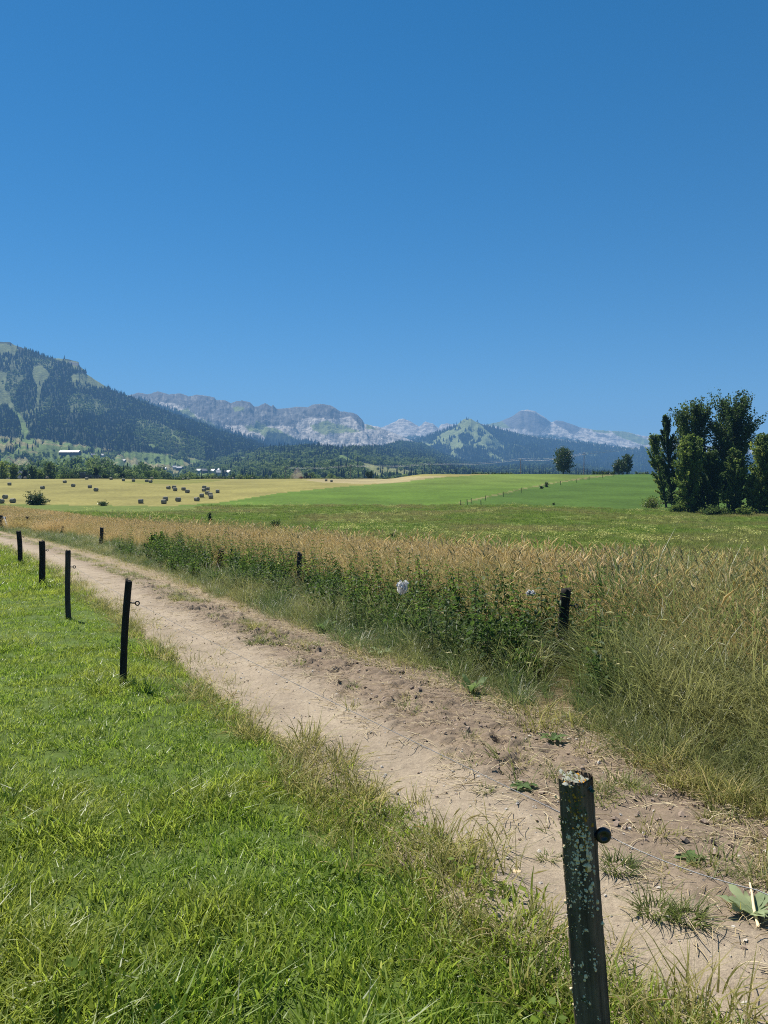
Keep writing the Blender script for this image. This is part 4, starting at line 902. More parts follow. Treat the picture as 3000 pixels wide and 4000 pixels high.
def place_straw():
    x, y, r = sample(200000, -30, 24, 4, 42, 831); u = u_of(x, y); n = len(x)
    far = 14.5 + 1.5 * fbm(x * .25, y * .25, 3, 95)
    ok = in_view(x, y, 3) & (u > 2.7 + .8 * fbm(x * .6, y * .6, 2, 96)) & (u < far) & (r.random(n) < np.where(y < 22, .9, .5) * (.35 + .65 * sst(2.6, 4.2, u)))
    xs, ys, us = x[ok], y[ok], u[ok]; m = len(xs)
    pl = (r.random(m) < .035 + .11 * ((xs > 1.2) & (ys < 13))); i = np.where(pl, r.integers(3, 5, m), r.integers(0, 3, m))
    s = (.8 + .35 * r.random(m)) * np.where(us > 11, .85, 1.0) * np.where(near_posts(xs, ys, .16, 2.8), .4, 1.0)
    scatter('straw_grass', np.stack([xs, ys, gz(xs, ys)], 1), rots(m, .10, r), s, i, ME_STRAW + ME_PLUME, 'tall dry reddish grass with seed heads behind the nettles', 'grass')
    x, y, r = sample(60000, -75, 10, 38, 100, 841); u = u_of(x, y); n = len(x)
    ok = in_view(x, y, 6) & (u > 2.4 + .8 * fbm(x * .3, y * .3, 2, 96)) & (u < 15 - .05 * (y - 40) + 2 * fbm(x * .1, y * .1, 2, 97))
    x, y = x[ok], y[ok]; m2 = len(x)
    scatter('far_straw_grass', np.stack([x, y, gz(x, y)], 1), rots(m2, .10, r), .8 + .3 * r.random(m2), r.integers(0, 3, m2), ME_STRAWF, 'band of dry reddish grass running off to the left', 'grass')
    print('straw', m, m2)
place_straw()
# ---- meadow
ME_MEAD = [clump_mesh('meadow_clump', M['meadow'], seed=470 + i, n=60, rad=.45, h0=.12, h1=(.35, .5, .42)[i], w=.028, bend=.6, segs=2, lean=.4) for i in range(3)]
def umbel_mesh(seed):
    r = np.random.default_rng(seed); n = 26; a = r.random(n) * 6.28; q = .5 * np.sqrt(r.random(n)); P = np.stack([q * np.cos(a), q * np.sin(a), .32 + .25 * r.random(n)], 1)
    V, F = leaf_cards(P, .10, seed, .9, flat=2.5); return np_mesh('flower_umbel', V, [F], {'tint': np.repeat(r.random(n), 4)}, False, [M['umbel']])
ME_UMB = [umbel_mesh(480 + i) for i in range(2)]
def place_meadow():
    P, I, S = [], [], []
    for (y0, y1, dens) in ((14, 50, 5.0), (50, 100, 3.2), (100, 168, 1.8)):
        x0, x1 = -.56 * y1 - 4, .56 * y1 + 6; n = int((x1 - x0) * (y1 - y0) * dens); x, y, r = sample(n, x0, x1, y0, y1, 850 + y0); u = u_of(x, np.minimum(y, 80))
        px, py = project(x, y, gz(x, y))
        lim = np.interp(px, [-2000, 0, 150, 600, 1500, 2000, 2300, 2600, 3000, 5000], [1966, 1968, 1972, 1977, 1974, 1973, 1985, 1995, 2003, 2010])
        ok = in_view(x, y, 6) & (u > 13.5 + 1.5 * fbm(x * .25, y * .25, 3, 95)) & (py > lim - 1) & (fbm(x * .12, y * .25, 3, 98) > -.35); x, y, py, px = x[ok], y[ok], py[ok], px[ok]; n = len(x)
        bloom = fbm(x * .07, y * .07, 3, 99) + .25 * sst(2060, 2100, py) * (1 - sst(2180, 2230, py))
        i = np.where((bloom > .10) & (r.random(n) < .10), r.integers(3, 5, n), r.integers(0, 3, n))
        P.append(np.stack([x, y, gz(x, y)], 1)); I.append(i); S.append((.6 + .7 * r.random(n)) * (.7 + .6 * np.clip(fbm(x * .2, y * .2, 2, 100) + .5, 0, 1)))
    P = np.concatenate(P); r = np.random.default_rng(11); n = len(P)
    scatter('meadow_grass', P, rots(n, .08, r), np.concatenate(S), np.concatenate(I), ME_MEAD + ME_UMB, 'uneven olive meadow grass with pale yellow flower heads', 'grass'); print('meadow', n)
place_meadow()

# ------------------------------------------------------------------ placing helpers for things further off
def surf(x, y):
    z = gz0(x, y)
    if y > 690: z = max(float(z), float(R1.z(np.array(x), np.array(y))), float(R2.z(np.array(x), np.array(y))))
    return float(z)
def hit(px, py, y0=690, y1=3300):
    a, b, c = ray(px, py)
    for y in np.arange(y0, y1, 8.0):
        t = y / b
        if CAM_H + c * t < surf(a * t, y): return a * t, float(y), surf(a * t, y)
    return a * y1 / b, y1, CAM_H + c * y1 / b
def ztop(py, y): return CAM_H + slope(py) * y
def rods(mb, a, b, r0, r1, sides=8, val=0.0): mb.tube([a, b], [r0, r1], sides, True, val)

# ------------------------------------------------------------------ fence posts
def post_mesh(seed, h, w, mat, d=None, rings=26, sides=14, slant=0.0, foot=0.25, top_val=0):
    """split timber post: rounded square section, grain ridges, worn top"""
    r = np.random.default_rng(seed); d = d or w
    t = np.linspace(-foot / h, 1, rings); th = np.linspace(0, 2 * np.pi, sides, endpoint=False)
    sq = 1 / np.maximum(np.abs(np.cos(th)), np.abs(np.sin(th))); sq = .55 + .45 * np.minimum(sq, 1.25) + .05 * r.normal(size=sides)
    V = []
    for k, tt in enumerate(t):
        wob = 1 + .035 * fbm(th * 2.2, np.full(sides, tt * 7), 3, seed) + .05 * (1 - max(tt, 0)) * r.random()
        x = np.cos(th) * w * .5 * sq * wob + .012 * math.sin(tt * 4 + seed) * (w / .1); y = np.sin(th) * d * .5 * sq * wob
        z = np.full(sides, tt * h)
        if k == rings - 1: z = z - slant * (x + w / 2) / w + .012 * r.normal(size=sides) * (w / .1)
        V.append(np.stack([x, y, z], 1))
    top = V[-1].copy(); top[:, :2] *= .55; top[:, 2] += .010 * r.normal(size=sides) * (w / .1)
    V.append(top); V.append(top.mean(0)[None] + np.array([[0, 0, -.006]]))
    n = rings + 1; i = np.arange(n - 1)[:, None] * sides; k = np.arange(sides)[None]; k2 = (k + 1) % sides
    F = np.stack([i + k, i + k2, i + sides + k2, i + sides + k], -1).reshape(-1, 4); c = n * sides; b = (n - 1) * sides
    T = np.stack([b + np.arange(sides), b + (np.arange(sides) + 1) % sides, np.full(sides, c)], -1)
    me = np_mesh('post', np.vstack(V), [F, T], None, True, [mat]); return me
def insulator(parent, loc, R=0.028, disk=False):
    mb = MB()
    if disk:
        torus(mb, (0.014, -.004, 0), .0125, .0075, 'y', 28, 12); mb.tube([(-.03, 0, 0), (.002, 0, 0)], [.008, .009], 10); mb.tube([(.014, -.0095, 0), (.014, .004, 0)], [.010, .010], 16)
    else:
        mb.tube([(-.02, 0, 0), (.02, 0, 0), (.045, 0, 0)], [.006, .007, .006], 8); torus(mb, (.045 + R * .85, 0, 0), R, R * .33, 'y', 18, 8)
    return obj('insulator', mb.mesh('insulator', [M['black_plastic']]), parent, loc)
def lean_to(base, top):
    d = Vector(top) - Vector(base); q = Vector((0, 0, 1)).rotation_difference(d.normalized()); return q.to_euler(), d.length
def fence_post(base_px, top_px, y, w_px, mat, seed, label, group, ins_frac=None, ins_side=1, base_py=None, slant=.0, rings=26):
    if base_py is not None: bx, by, bz = at(base_px, base_py)
    else: bx, by, bz = on(base_px, y)
    k = by / ray(top_px[0], top_px[1])[1]; a, b, c = ray(*top_px); top = (a * k, by, CAM_H + c * k)
    rot, h = lean_to((bx, by, bz), top); w = w_px / FPX * by
    t = empty('fence_post', (bx, by, bz), rot); tag(t, label, 'fence post', group)
    obj('post', post_mesh(seed, h, w, mat, w * .9, slant=slant, rings=rings), t)
    if ins_frac: insulator(t, (w * .5 * ins_side, 0, h * ins_frac), R=.0185)
    return t, h, w
GL = 'posts of the fence left of the track'
LEFT = []
for a in (((478, 2672), (503, 2264), 27, 1, 'second dark post from the camera on the left lawn, leaning left at its foot', .78, .02, 'post_dark'),
          ((268, 2416), (263, 2151), 20, 2, 'slim straight grey post with a ring insulator, third along the left lawn fence', .76, .0, 'post'),
          ((168, 2298), (161, 2113), 22, 3, 'thick black post on the left lawn with a small insulator near its top, fourth along', .80, .01, 'post_dark'),
          ((80, 2208), (73, 2075), 17, 4, 'farthest black post of the left lawn fence, close beside the track at the left edge', .83, .0, 'post_dark')):
    t, h, w = fence_post(a[0][0], a[1], None, a[2], M[a[7]], 900 + a[3], a[4], GL, a[5], 1, a[0][1], a[6]); LEFT.append((t, h, w, a[5]))
    print('left post', [round(v, 2) for v in t.location], round(h, 2), round(w, 3))
def near_post():
    y = 1.86; bx, by, bz = on(2375, y); bx = (2378 - 1500) / FPX * y
    a, b, c = ray(2246, 3020); k = y / b; top = (a * k, y, CAM_H + c * k)
    bz = float(gz0(bx, y)); rot, h = lean_to((bx, y, bz), top); w = 140 / FPX * y * .94
    t = empty('fence_post', (bx, y, bz), rot); tag(t, 'nearest big square fence post crusted with pale and orange lichen', 'fence post', GL)
    r = np.random.default_rng(77); sides = 64; rings = 160
    tt = np.linspace(-.3 / h, 1, rings); th = np.linspace(0, 2 * np.pi, sides, endpoint=False)
    corner = np.minimum(1 / np.maximum(np.abs(np.cos(th)), np.abs(np.sin(th))), 1.30)
    th2 = th + math.radians(45 + 6); V = []
    prof = (.30 + .70 * np.minimum(corner, 1.27)) * .90
    for kx, q in enumerate(tt):
        g = 1 + .05 * fbm(th * 5, np.full(sides, q * 4), 3, 5) + .05 * fbm(th * 14, np.full(sides, q * 9), 3, 6) + .03 * fbm(th * 9, np.full(sides, q * 40), 2, 16) + .06 * (1 - max(q, 0))
        V.append(np.stack([np.cos(th2) * w * .49 * prof * g, np.sin(th2) * w * .49 * prof * g, np.full(sides, q * h)], 1))
    def topz(x, yy): return h - .020 * (x / w + .5) * 1.1 + .007 * fbm(x * 70, yy * 70, 3, 8) + .012 * (yy / w - .5)
    V[-1][:, 2] = topz(V[-1][:, 0], V[-1][:, 1])
    base = V[-1]
    for f in (.8, .6, .4, .2):
        p = base.copy(); p[:, :2] *= f; p[:, 2] = topz(p[:, 0], p[:, 1]); V.append(p)
    V.append(np.array([[0, 0, h - .014]])); n = rings + 4
    i = np.arange(n - 1)[:, None] * sides; k = np.arange(sides)[None]; k2 = (k + 1) % sides
    F = np.stack([i + k, i + k2, i + sides + k2, i + sides + k], -1).reshape(-1, 4); cc = n * sides; b0 = (n - 1) * sides
    T = np.stack([b0 + np.arange(sides), b0 + (np.arange(sides) + 1) % sides, np.full(sides, cc)], -1)
    # lichen crusts : small lumpy rosettes on the bark, kept in the post's own mesh with their own materials
    VV = [np.vstack(V)]; FF = {4: [F], 3: [T]}; MI = {4: [np.zeros(len(F), int)], 3: [np.zeros(len(T), int)]}; cnt = [len(VV[0])]
    def put(P, quads, tris, mi):
        VV.append(np.asarray(P, float))
        for kk, ff in ((4, quads), (3, tris)):
            if len(ff): FF[kk].append(np.asarray(ff) + cnt[0]); MI[kk].append(np.full(len(ff), mi))
        cnt[0] += len(P)
    def topz2(x, yy): return topz(np.array(x), np.array(yy))
    def crust(mi, n, z0, z1, a0, a1, s, flat=.35):
        for _ in range(n):
            zz = z0 + (z1 - z0) * r.random(); an = math.radians(a0 + (a1 - a0) * r.random()); sz = s * (.4 + 1.1 * r.random())
            ring = V[max(0, min(rings - 1, int((zz + .3) / (h + .3) * (rings - 1))))]
            d_ = np.abs((np.arctan2(ring[:, 1], ring[:, 0]) - an + np.pi) % (2 * np.pi) - np.pi); kk = int(np.argmin(d_))
            p = ring[kk].copy(); q2 = ring[(kk + 1) % sides] - ring[kk - 1]; tg = q2 / np.linalg.norm(q2); tg[2] = 0; nrm = np.array([tg[1], -tg[0], 0])
            for _ in range(r.integers(4, 9)):
                o = p + tg * r.normal() * sz * .9 + np.array([0, 0, 1]) * r.normal() * sz * 1.5; o[2] = min(o[2], h - .006)
                ss = sz * (.18 + .5 * r.random() ** 1.5); m_ = 8; ang = np.linspace(0, 2 * np.pi, m_, endpoint=False) + r.random()
                rad = ss * (.45 + .9 * r.random(m_))
                rim = o + tg[None] * (np.cos(ang) * rad)[:, None] + np.array([[0, 0, 1.0]]) * (np.sin(ang) * rad * 1.25)[:, None] - nrm * .0025
                cen = o + nrm * (.0012 + ss * flat)
                put(np.vstack([rim, rim * .5 + cen * .5 + nrm * .001 * r.random((m_, 1)), cen[None]]), [[j, (j + 1) % m_, m_ + (j + 1) % m_, m_ + j] for j in range(m_)], [[m_ + j, m_ + (j + 1) % m_, 2 * m_] for j in range(m_)], mi)
    crust(1, 34, h - .40, h - .05, 185, 285, .0075); crust(1, 22, h - .30, h - .14, 200, 288, .0095); crust(1, 26, .05, h - .40, 195, 285, .0075); crust(1, 14, h - .34, h - .10, 255, 296, .0085); crust(1, 8, .1, h - .5, 220, 285, .012)
    crust(2, 20, h - .15, h - .02, 215, 272, .0060); crust(2, 4, h - .22, h - .14, 220, 262, .0065)
    crust(3, 44, h - .13, h - .01, 190, 280, .0052); crust(3, 34, h - .4, h - .1, 185, 250, .0048); crust(3, 26, .05, h - .4, 190, 285, .006)
    for _ in range(190):
        x, yy = (r.random(2) - .5) * w * .80; ss = .003 + .007 * r.random(); m_ = 7; ang = np.linspace(0, 2 * np.pi, m_, endpoint=False); z = topz2(x, yy)
        rim = np.stack([x + np.cos(ang) * ss * (.6 + .6 * r.random(m_)), yy + np.sin(ang) * ss * (.6 + .6 * r.random(m_)), np.full(m_, z - .003)], 1)
        put(np.vstack([rim, [[x, yy, z + .003]]]), [], [[j, (j + 1) % m_, m_] for j in range(m_)], 4 if r.random() < .6 else (3 if r.random() < .8 else 2))
    obj('post', np_mesh('near_post', np.vstack(VV), [np.concatenate(FF[4]), np.concatenate(FF[3])], None, True,
        [M['post_near'], M['lich_pale'], M['lich_orange'], M['moss'], simple('grey_lichen', (0.27, 0.28, 0.23), 0.95, 0.1, 0.35, 60)], np.concatenate(MI[4] + MI[3])), t)
    insulator(t, (w * .50, -.012, h - .152), disk=True)
    return t, h, w
NP, NH, NW = near_post()
bpy.context.view_layer.update()
GR = 'posts of the overgrown fence right of the track'
for a in ((2188, (2216, 2303), 7.8, 38, 11, 'black leaning post standing in tall grass right of the nettles', .80, .0, 'post_dark'),
          (1168, (1172, 2156), 14.5, 19, 12, 'thin cracked grey post among the nettles, right of the leaning one', None, .05, 'post'),
          (852, (866, 2146), 19.0, 20, 13, 'dark post tilting right out of the green weeds', None, .03, 'post_dark'),
          (551, (553, 2160), 24.5, 22, 14, 'short dark stump of a post beside a leafy shrub', None, .0, 'post_dark'),
          (392, (397, 2062), 29.5, 13, 15, 'upright grey post with an insulator in front of the reddish grass', .66, .0, 'post'),
          (233, (247, 2055), 37.0, 9, 16, 'thinnest post of the right fence, tilted strongly to the right', .85, .0, 'post_dark'),
          (104, (107, 2018), 43.0, 10, 17, 'upright post with a wire loop near the far bend of the track', .80, .0, 'post'),
          (0, (6, 2013), 44.0, 12, 18, 'dark post cut by the left picture edge at the far bend', .9, .0, 'post_dark')):
    t, h, w = fence_post(a[0], a[1], a[2], a[3], M[a[8]], 920 + a[4], a[5], GR, a[6], 1, None, a[7], 18); print('right post', round(h, 2), round(w, 3))
GF = 'posts of the fence climbing the green field'
FP = [(1800, 1974), (1825, 1974), (1840, 1967), (1879, 1977), (1895, 1957), (1966, 1941), (2036, 1926), (2190, 1895), (2251, 1886), (2301, 1876), (2353, 1868), (2395, 1862), (2433, 1856)]
f0 = None
for i, (px, py) in enumerate(FP):
    x, y, z = at(px, py, y0=100)
    if f0 is None:
        f0 = obj('field_post', post_mesh(950, 1.25, .13, M['post'], rings=10, sides=8)); o = f0
    else: o = f0.copy(); COL.objects.link(o)
    o.location = (x, y, z); o.rotation_euler = (random.gauss(0, .05), random.gauss(0, .05), random.random() * 6); o.scale = (1, 1, .9 + .3 * random.random())
    tag(o, 'small weathered post of the fence climbing the green field', 'fence post', GF)

# ---- fence wire of the left fence
def wire_obj(name, pts, rad, mat, label, cat, group=None, sag=0.0, n=14):
    mb = MB(); P = []
    for a, b in zip(pts[:-1], pts[1:]):
        q = np.linspace(0, 1, n)[:, None]; p = np.array(a) * (1 - q) + np.array(b) * q; p[:, 2] -= sag * 4 * (q * (1 - q))[:, 0]; P.append(p if not P else p[1:])
    mb.tube(np.vstack(P), rad, 6); o = obj(name, mb.mesh(name, [mat])); return tag(o, label, cat, group)
pn = NP.matrix_world @ Vector((NW * .5 + .022, -.014, NH - .152))
pts = [tuple(t.matrix_world @ Vector((w * .5 + .06, 0, h * f))) for t, h, w, f in reversed(LEFT)] + [tuple(pn)]
a, b, c = ray(2960, 3478); k = 1.55; pts.append((a * k, b * k, CAM_H + c * k)); e = np.array(pts[-1]) * 2.6 - np.array(pts[-2]) * 1.6; pts.append(tuple(e))
wire_obj('fence_wire', pts, .0011, M['wire'], 'thin grey fence wire running along the left posts to the near one', 'wire', sag=.012)

# ------------------------------------------------------------------ trees of the clump on the right
def clump_tree(px_base, py_base, px_top, py_top, w_px, y, seed, kw, mat, label, dxy=None):
    if py_base: x, y, z = at(px_base, py_base, y0=60)
    else: x, y, z = on(px_base, y)
    H = ztop(py_top, y) - z; lx = (px_top - px_base) / FPX * y
    p = dict(seed=seed, H=H, W=w_px / FPX * y, trunk_h=.06, profile=P_POPLAR, n_limb=70, n_leaf=12448, leaf=.36, up=1.0, trunk_r=.22, lean=(lx, 0), spread=.07, tip_only=.2)
    p.update(kw); return tree_thing('poplar_tree', label, 'tree', (x, y, z), p, mat, 'trees of the clump on the right')
LO = [(0, .35), (.12, .55), (.3, .8), (.55, 1.0), (.8, .72), (.93, .4), (1, .1)]
TOPH = [(0, .25), (.2, .5), (.35, .8), (.55, 1.0), (.75, 1.0), (.9, .75), (1, .25)]
clump_tree(2603, 1982, 2548, 1698, 74, 0, 1001, dict(n_leaf=7468, n_limb=60, profile=LO, leaf=.33, trunk_r=.2), M['poplar_light'], 'leftmost tree of the clump, thin with a leaning bare trunk')
clump_tree(2628, 1990, 2592, 1624, 66, 0, 1002, dict(n_leaf=11559, n_limb=72, profile=LO, leaf=.34), M['poplar'], 'slim pointed poplar, second from the left in the clump')
clump_tree(2690, 1985, 2702, 1566, 140, 0, 1003, dict(n_leaf=21340, n_limb=100, profile=TOPH, leaf=.38, trunk_r=.32), M['poplar'], 'tall rounded poplar left of the tallest tree in the clump')
clump_tree(2845, 1985, 2852, 1537, 180, 0, 1004, dict(n_leaf=26676, n_limb=120, profile=TOPH, leaf=.38, trunk_r=.38, up=.85), M['poplar'], 'tallest and widest poplar of the clump on the right')
clump_tree(2688, 2004, 2690, 1702, 112, 0, 1005, dict(n_leaf=15116, n_limb=90, profile=[(0, .8), (.3, 1), (.6, .95), (.85, .6), (1, .15)], leaf=.34, trunk_h=.02), M['poplar_light'], 'shorter bushy poplar in front of the clump, leafy to the ground')
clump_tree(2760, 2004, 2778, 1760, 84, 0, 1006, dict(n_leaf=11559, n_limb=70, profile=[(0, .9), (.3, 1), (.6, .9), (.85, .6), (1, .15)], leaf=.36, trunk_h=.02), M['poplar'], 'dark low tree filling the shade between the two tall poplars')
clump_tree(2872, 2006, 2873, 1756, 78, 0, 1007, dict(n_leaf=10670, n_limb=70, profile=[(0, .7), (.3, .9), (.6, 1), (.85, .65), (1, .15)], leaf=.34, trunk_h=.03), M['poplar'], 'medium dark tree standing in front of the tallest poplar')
clump_tree(2968, 2006, 2976, 1697, 105, 0, 1008, dict(n_leaf=14227, n_limb=85, profile=[(0, .6), (.3, .9), (.6, 1), (.85, .6), (1, .15)], leaf=.35), M['poplar_light'], 'lighter poplar at the right end of the clump')
clump_tree(3050, 2008, 3050, 1705, 110, 0, 1009, dict(n_leaf=11559, n_limb=80, profile=[(0, .8), (.3, 1), (.6, 1), (.85, .6), (1, .15)], leaf=.36), M['poplar'], 'dark poplar cut by the right picture edge')
clump_tree(2936, 2008, 2936, 1852, 72, 0, 1010, dict(n_leaf=5335, n_limb=45, profile=[(0, .6), (.3, 1), (.6, 1), (.85, .7), (1, .2)], leaf=.30, trunk_r=.07, up=.7), M['yellow_leaf'], 'small yellow green sapling between the dark trees')
clump_tree(2807, 1992, 2806, 1838, 50, 0, 1011, dict(n_leaf=840, n_limb=22, leaf=.30, trunk_r=.08, trunk_h=.2), M['poplar_light'], 'thin sparse sapling with a bare stem under the tallest poplar')
def shrub(px, py, w_px, h_px, seed, mat, label, group=None, n=1500, leaf=.16, up=.7, y0=20, name='shrub', kw=None, sink=0.0):
    x, y, z = at(px, py, y0=y0); p = dict(seed=seed, H=h_px / FPX * y, W=w_px / FPX * y, trunk_h=.03, profile=P_BUSH, n_limb=34, n_leaf=n, leaf=leaf, up=up, trunk_r=.05, spread=.12, tip_only=.15)
    p.update(kw or {}); return tree_thing(name, label, 'shrub', (x, y, z - sink), p, mat, group, cname='foliage', tname='stem')
shrub(2548, 1985, 88, 48, 1020, M['yellow_leaf'], 'pale green shrub at the left foot of the tree clump', n=1500, leaf=.26)
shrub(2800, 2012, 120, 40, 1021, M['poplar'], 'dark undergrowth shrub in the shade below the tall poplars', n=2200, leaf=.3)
shrub(2905, 2014, 70, 40, 1022, M['poplar_light'], 'low leafy shrub at the foot of the yellow green sapling', n=1400, leaf=.26)
shrub(2640, 2004, 60, 40, 1024, M['poplar_light'], 'weedy bush at the left trunk foot of the clump', n=1000, leaf=.26)
# ---- shrubs in the meadow
shrub(140, 1971, 84, 52, 1030, M['oak'], 'large rounded bush with bare twigs on the left edge of the hay field', n=4600, leaf=.24, up=.95, y0=90, kw=dict(n_limb=46, trunk_r=.07))
shrub(402, 1975, 50, 20, 1031, M['oak'], 'small low shrub at the near edge of the hay field', n=900, leaf=.2, y0=90)
shrub(820, 2040, 26, 38, 1032, M['poplar'], 'small pointed dark shrub alone in the meadow', n=700, leaf=.14, y0=50, up=1.1)
shrub(1078, 2066, 54, 40, 1033, M['poplar'], 'round dark shrub in the middle of the meadow', n=1200, leaf=.13, y0=40)
shrub(1528, 2100, 40, 24, 1034, M['poplar_light'], 'little green shrub in the meadow above the white bag', n=700, leaf=.12, y0=35)
shrub(2114, 1909, 18, 12, 1035, M['oak'], 'small dark bush by a post of the field fence', n=250, leaf=.25, y0=120)
shrub(2135, 1903, 20, 22, 1036, M['oak'], 'taller bush beside the small one on the field fence', n=320, leaf=.25, y0=120)
shrub(2163, 1972, 14, 9, 1037, M['poplar'], 'tiny dark bush where the green field meets the meadow', n=200, leaf=.2, y0=100)
# leafy shrub hugging the stump post
x, y, z = on(610, 24.2)
tree_thing('shrub', 'dark leafy shrub beside the post stump at the track verge', 'shrub', (x, y, z), dict(seed=1040, H=.72, W=.7, trunk_h=.03, profile=P_BUSH, n_limb=30, n_leaf=1500, leaf=.085, up=1.0, trunk_r=.02, spread=.1, tip_only=.1), M['nettle'], cname='foliage', tname='stem')

# ------------------------------------------------------------------ trees on the crests and field edges
def far_tree(name, px, py_top, w_px, y, seed, mat, label, kw=None, cat='tree', group=None, dz=0.0, th=.16):
    x, y, z = on(px, y); H = ztop(py_top, y) - z + dz
    p = dict(seed=seed, H=H, W=w_px / FPX * y, trunk_h=th, profile=P_ROUND, n_limb=46, n_leaf=2600, leaf=.55, up=.55, trunk_r=.26, spread=.10, tip_only=.3)
    p.update(kw or {}); return tree_thing(name, label, cat, (x, y, z - dz), p, mat, group)
far_tree('oak_tree', 2200, 1745, 86, 332, 1101, M['oak'], 'egg shaped broadleaf tree alone on the green crest', dict(n_leaf=5200, n_limb=70, profile=[(0, .4), (.2, .8), (.4, 1), (.6, .9), (.8, .7), (1, .25)], leaf=.5), th=.14)
far_tree('oak_tree', 2448, 1774, 52, 338, 1102, M['oak'], 'rounder right hand tree of the crest pair near the poplars', dict(n_leaf=3200, leaf=.5, profile=P_WIDE))
far_tree('oak_tree', 2417, 1790, 54, 342, 1103, M['oak'], 'lower left hand tree of the crest pair near the poplars', dict(n_leaf=2600, leaf=.5, profile=P_WIDE))
far_tree('oak_tree', 1443, 1838, 32, 436, 1104, M['oak'], 'single dark tree at the end of the pale stubble strip', dict(n_leaf=1500, leaf=.6, profile=[(0, .8), (.4, 1), (.8, .9), (1, .4)]), th=.05)
EDGE = [(8, 1797, 66, 'willow_tree', 'pale willow at the left picture edge behind the hay field', 'poplar_light'), (55, 1814, 42, 'field_tree', 'light spreading tree in front of the grey farm roofs', 'poplar_light'),
        (100, 1836, 30, 'field_tree', 'small round nearly black tree right of the farm roofs', 'conifer'), (128, 1820, 36, 'field_tree', 'loose grey green tree between two dark ones', 'broad'),
        (156, 1838, 34, 'field_tree', 'low bright bushy tree left of the biggest dark tree', 'poplar_light'), (198, 1803, 60, 'field_tree', 'biggest dark tree behind the hay field', 'poplar'),
        (376, 1829, 20, 'spruce_tree', 'narrow dark spruce beside the parked truck', 'conifer'), (408, 1848, 44, 'field_tree', 'dark broad tree to the right of the parked truck', 'poplar'), (479, 1849, 28, 'field_tree', 'isolated round dark tree at the hay field edge', 'oak')]
for i, (px, pt, w, nm, lb, m) in enumerate(EDGE):
    far_tree(nm, px, pt, w, 352 + 8 * (i % 3), 1120 + i, M[m], lb, dict(n_leaf=1500, leaf=.62, n_limb=34, profile=P_POPLAR if nm == 'spruce_tree' else P_WIDE), th=.04)
# hedges: every bush a copy of one of three
def bush_src(seed, mat):
    (V, F, T), mb = make_tree(seed=seed, H=2.4, W=3.4, trunk_h=.03, profile=P_BUSH, n_limb=18, n_leaf=420, leaf=.42, up=.5, trunk_r=.05, spread=.14, tip_only=.1)
    return np_mesh('hedge_bush', V, [F], {'tint': T}, False, [mat])
BS = [bush_src(1150, M['oak']), bush_src(1151, M['poplar']), bush_src(1152, M['broad'])]
def bushes(x0, x1, n, y, ptop, label, group, seed, bs=(0, 1, 2)):
    r = np.random.default_rng(seed)
    for i in range(n):
        px = x0 + (x1 - x0) * (i + .3 + .4 * r.random()) / n; yy = y + r.normal() * 2; x, yy, z = on(px, yy)
        H = max(1.2, ztop(ptop + r.normal() * 2.0, yy) - z)
        o = obj('hedge_bush', BS[bs[r.integers(0, len(bs))]], None, (x, yy, z - .1), (0, 0, r.random() * 6)); k = H / 2.4
        wx = (x1 - x0) / n / FPX * yy / 3.4 * 1.5; o.scale = (max(wx, .6 * k), max(wx, .6 * k), k)
        tag(o, label, 'bush', group)
bushes(225, 312, 9, 352, 1849, 'bush in the hedge right of the biggest dark tree', 'hedge bushes right of the biggest dark tree', 1)
bushes(425, 600, 16, 350, 1862, 'bush in the dark hedge at the back of the hay field', 'hedge bushes behind the middle of the hay field', 2, (0, 1))
bushes(602, 912, 24, 440, 1861, 'bush in the sunny hedge below the village', 'hedge bushes below the village', 3)
bushes(925, 990, 6, 445, 1858, 'bush in the thicket right of the village', 'bushes of the thicket right of the village', 4)
bushes(1005, 1425, 26, 455, 1867, 'low bush along the crest beyond the tractor', 'low bushes along the crest beyond the tractor', 5)
bushes(1462, 1690, 15, 458, 1863, 'low bush on the crest right of the single dark tree', 'low bushes right of the single dark tree', 6)
bushes(1840, 2004, 13, 348, 1850, 'bush in the hedge before the middle power pole', 'hedge bushes left of the middle power pole', 7)
bushes(2314, 2405, 8, 344, 1838, 'bush in the hedge left of the crest tree pair', 'hedge bushes left of the crest tree pair', 8, (0, 1))
bushes(2475, 2530, 4, 346, 1843, 'scrubby bush between the crest pair and the poplars', 'scrub bushes right of the crest tree pair', 9)
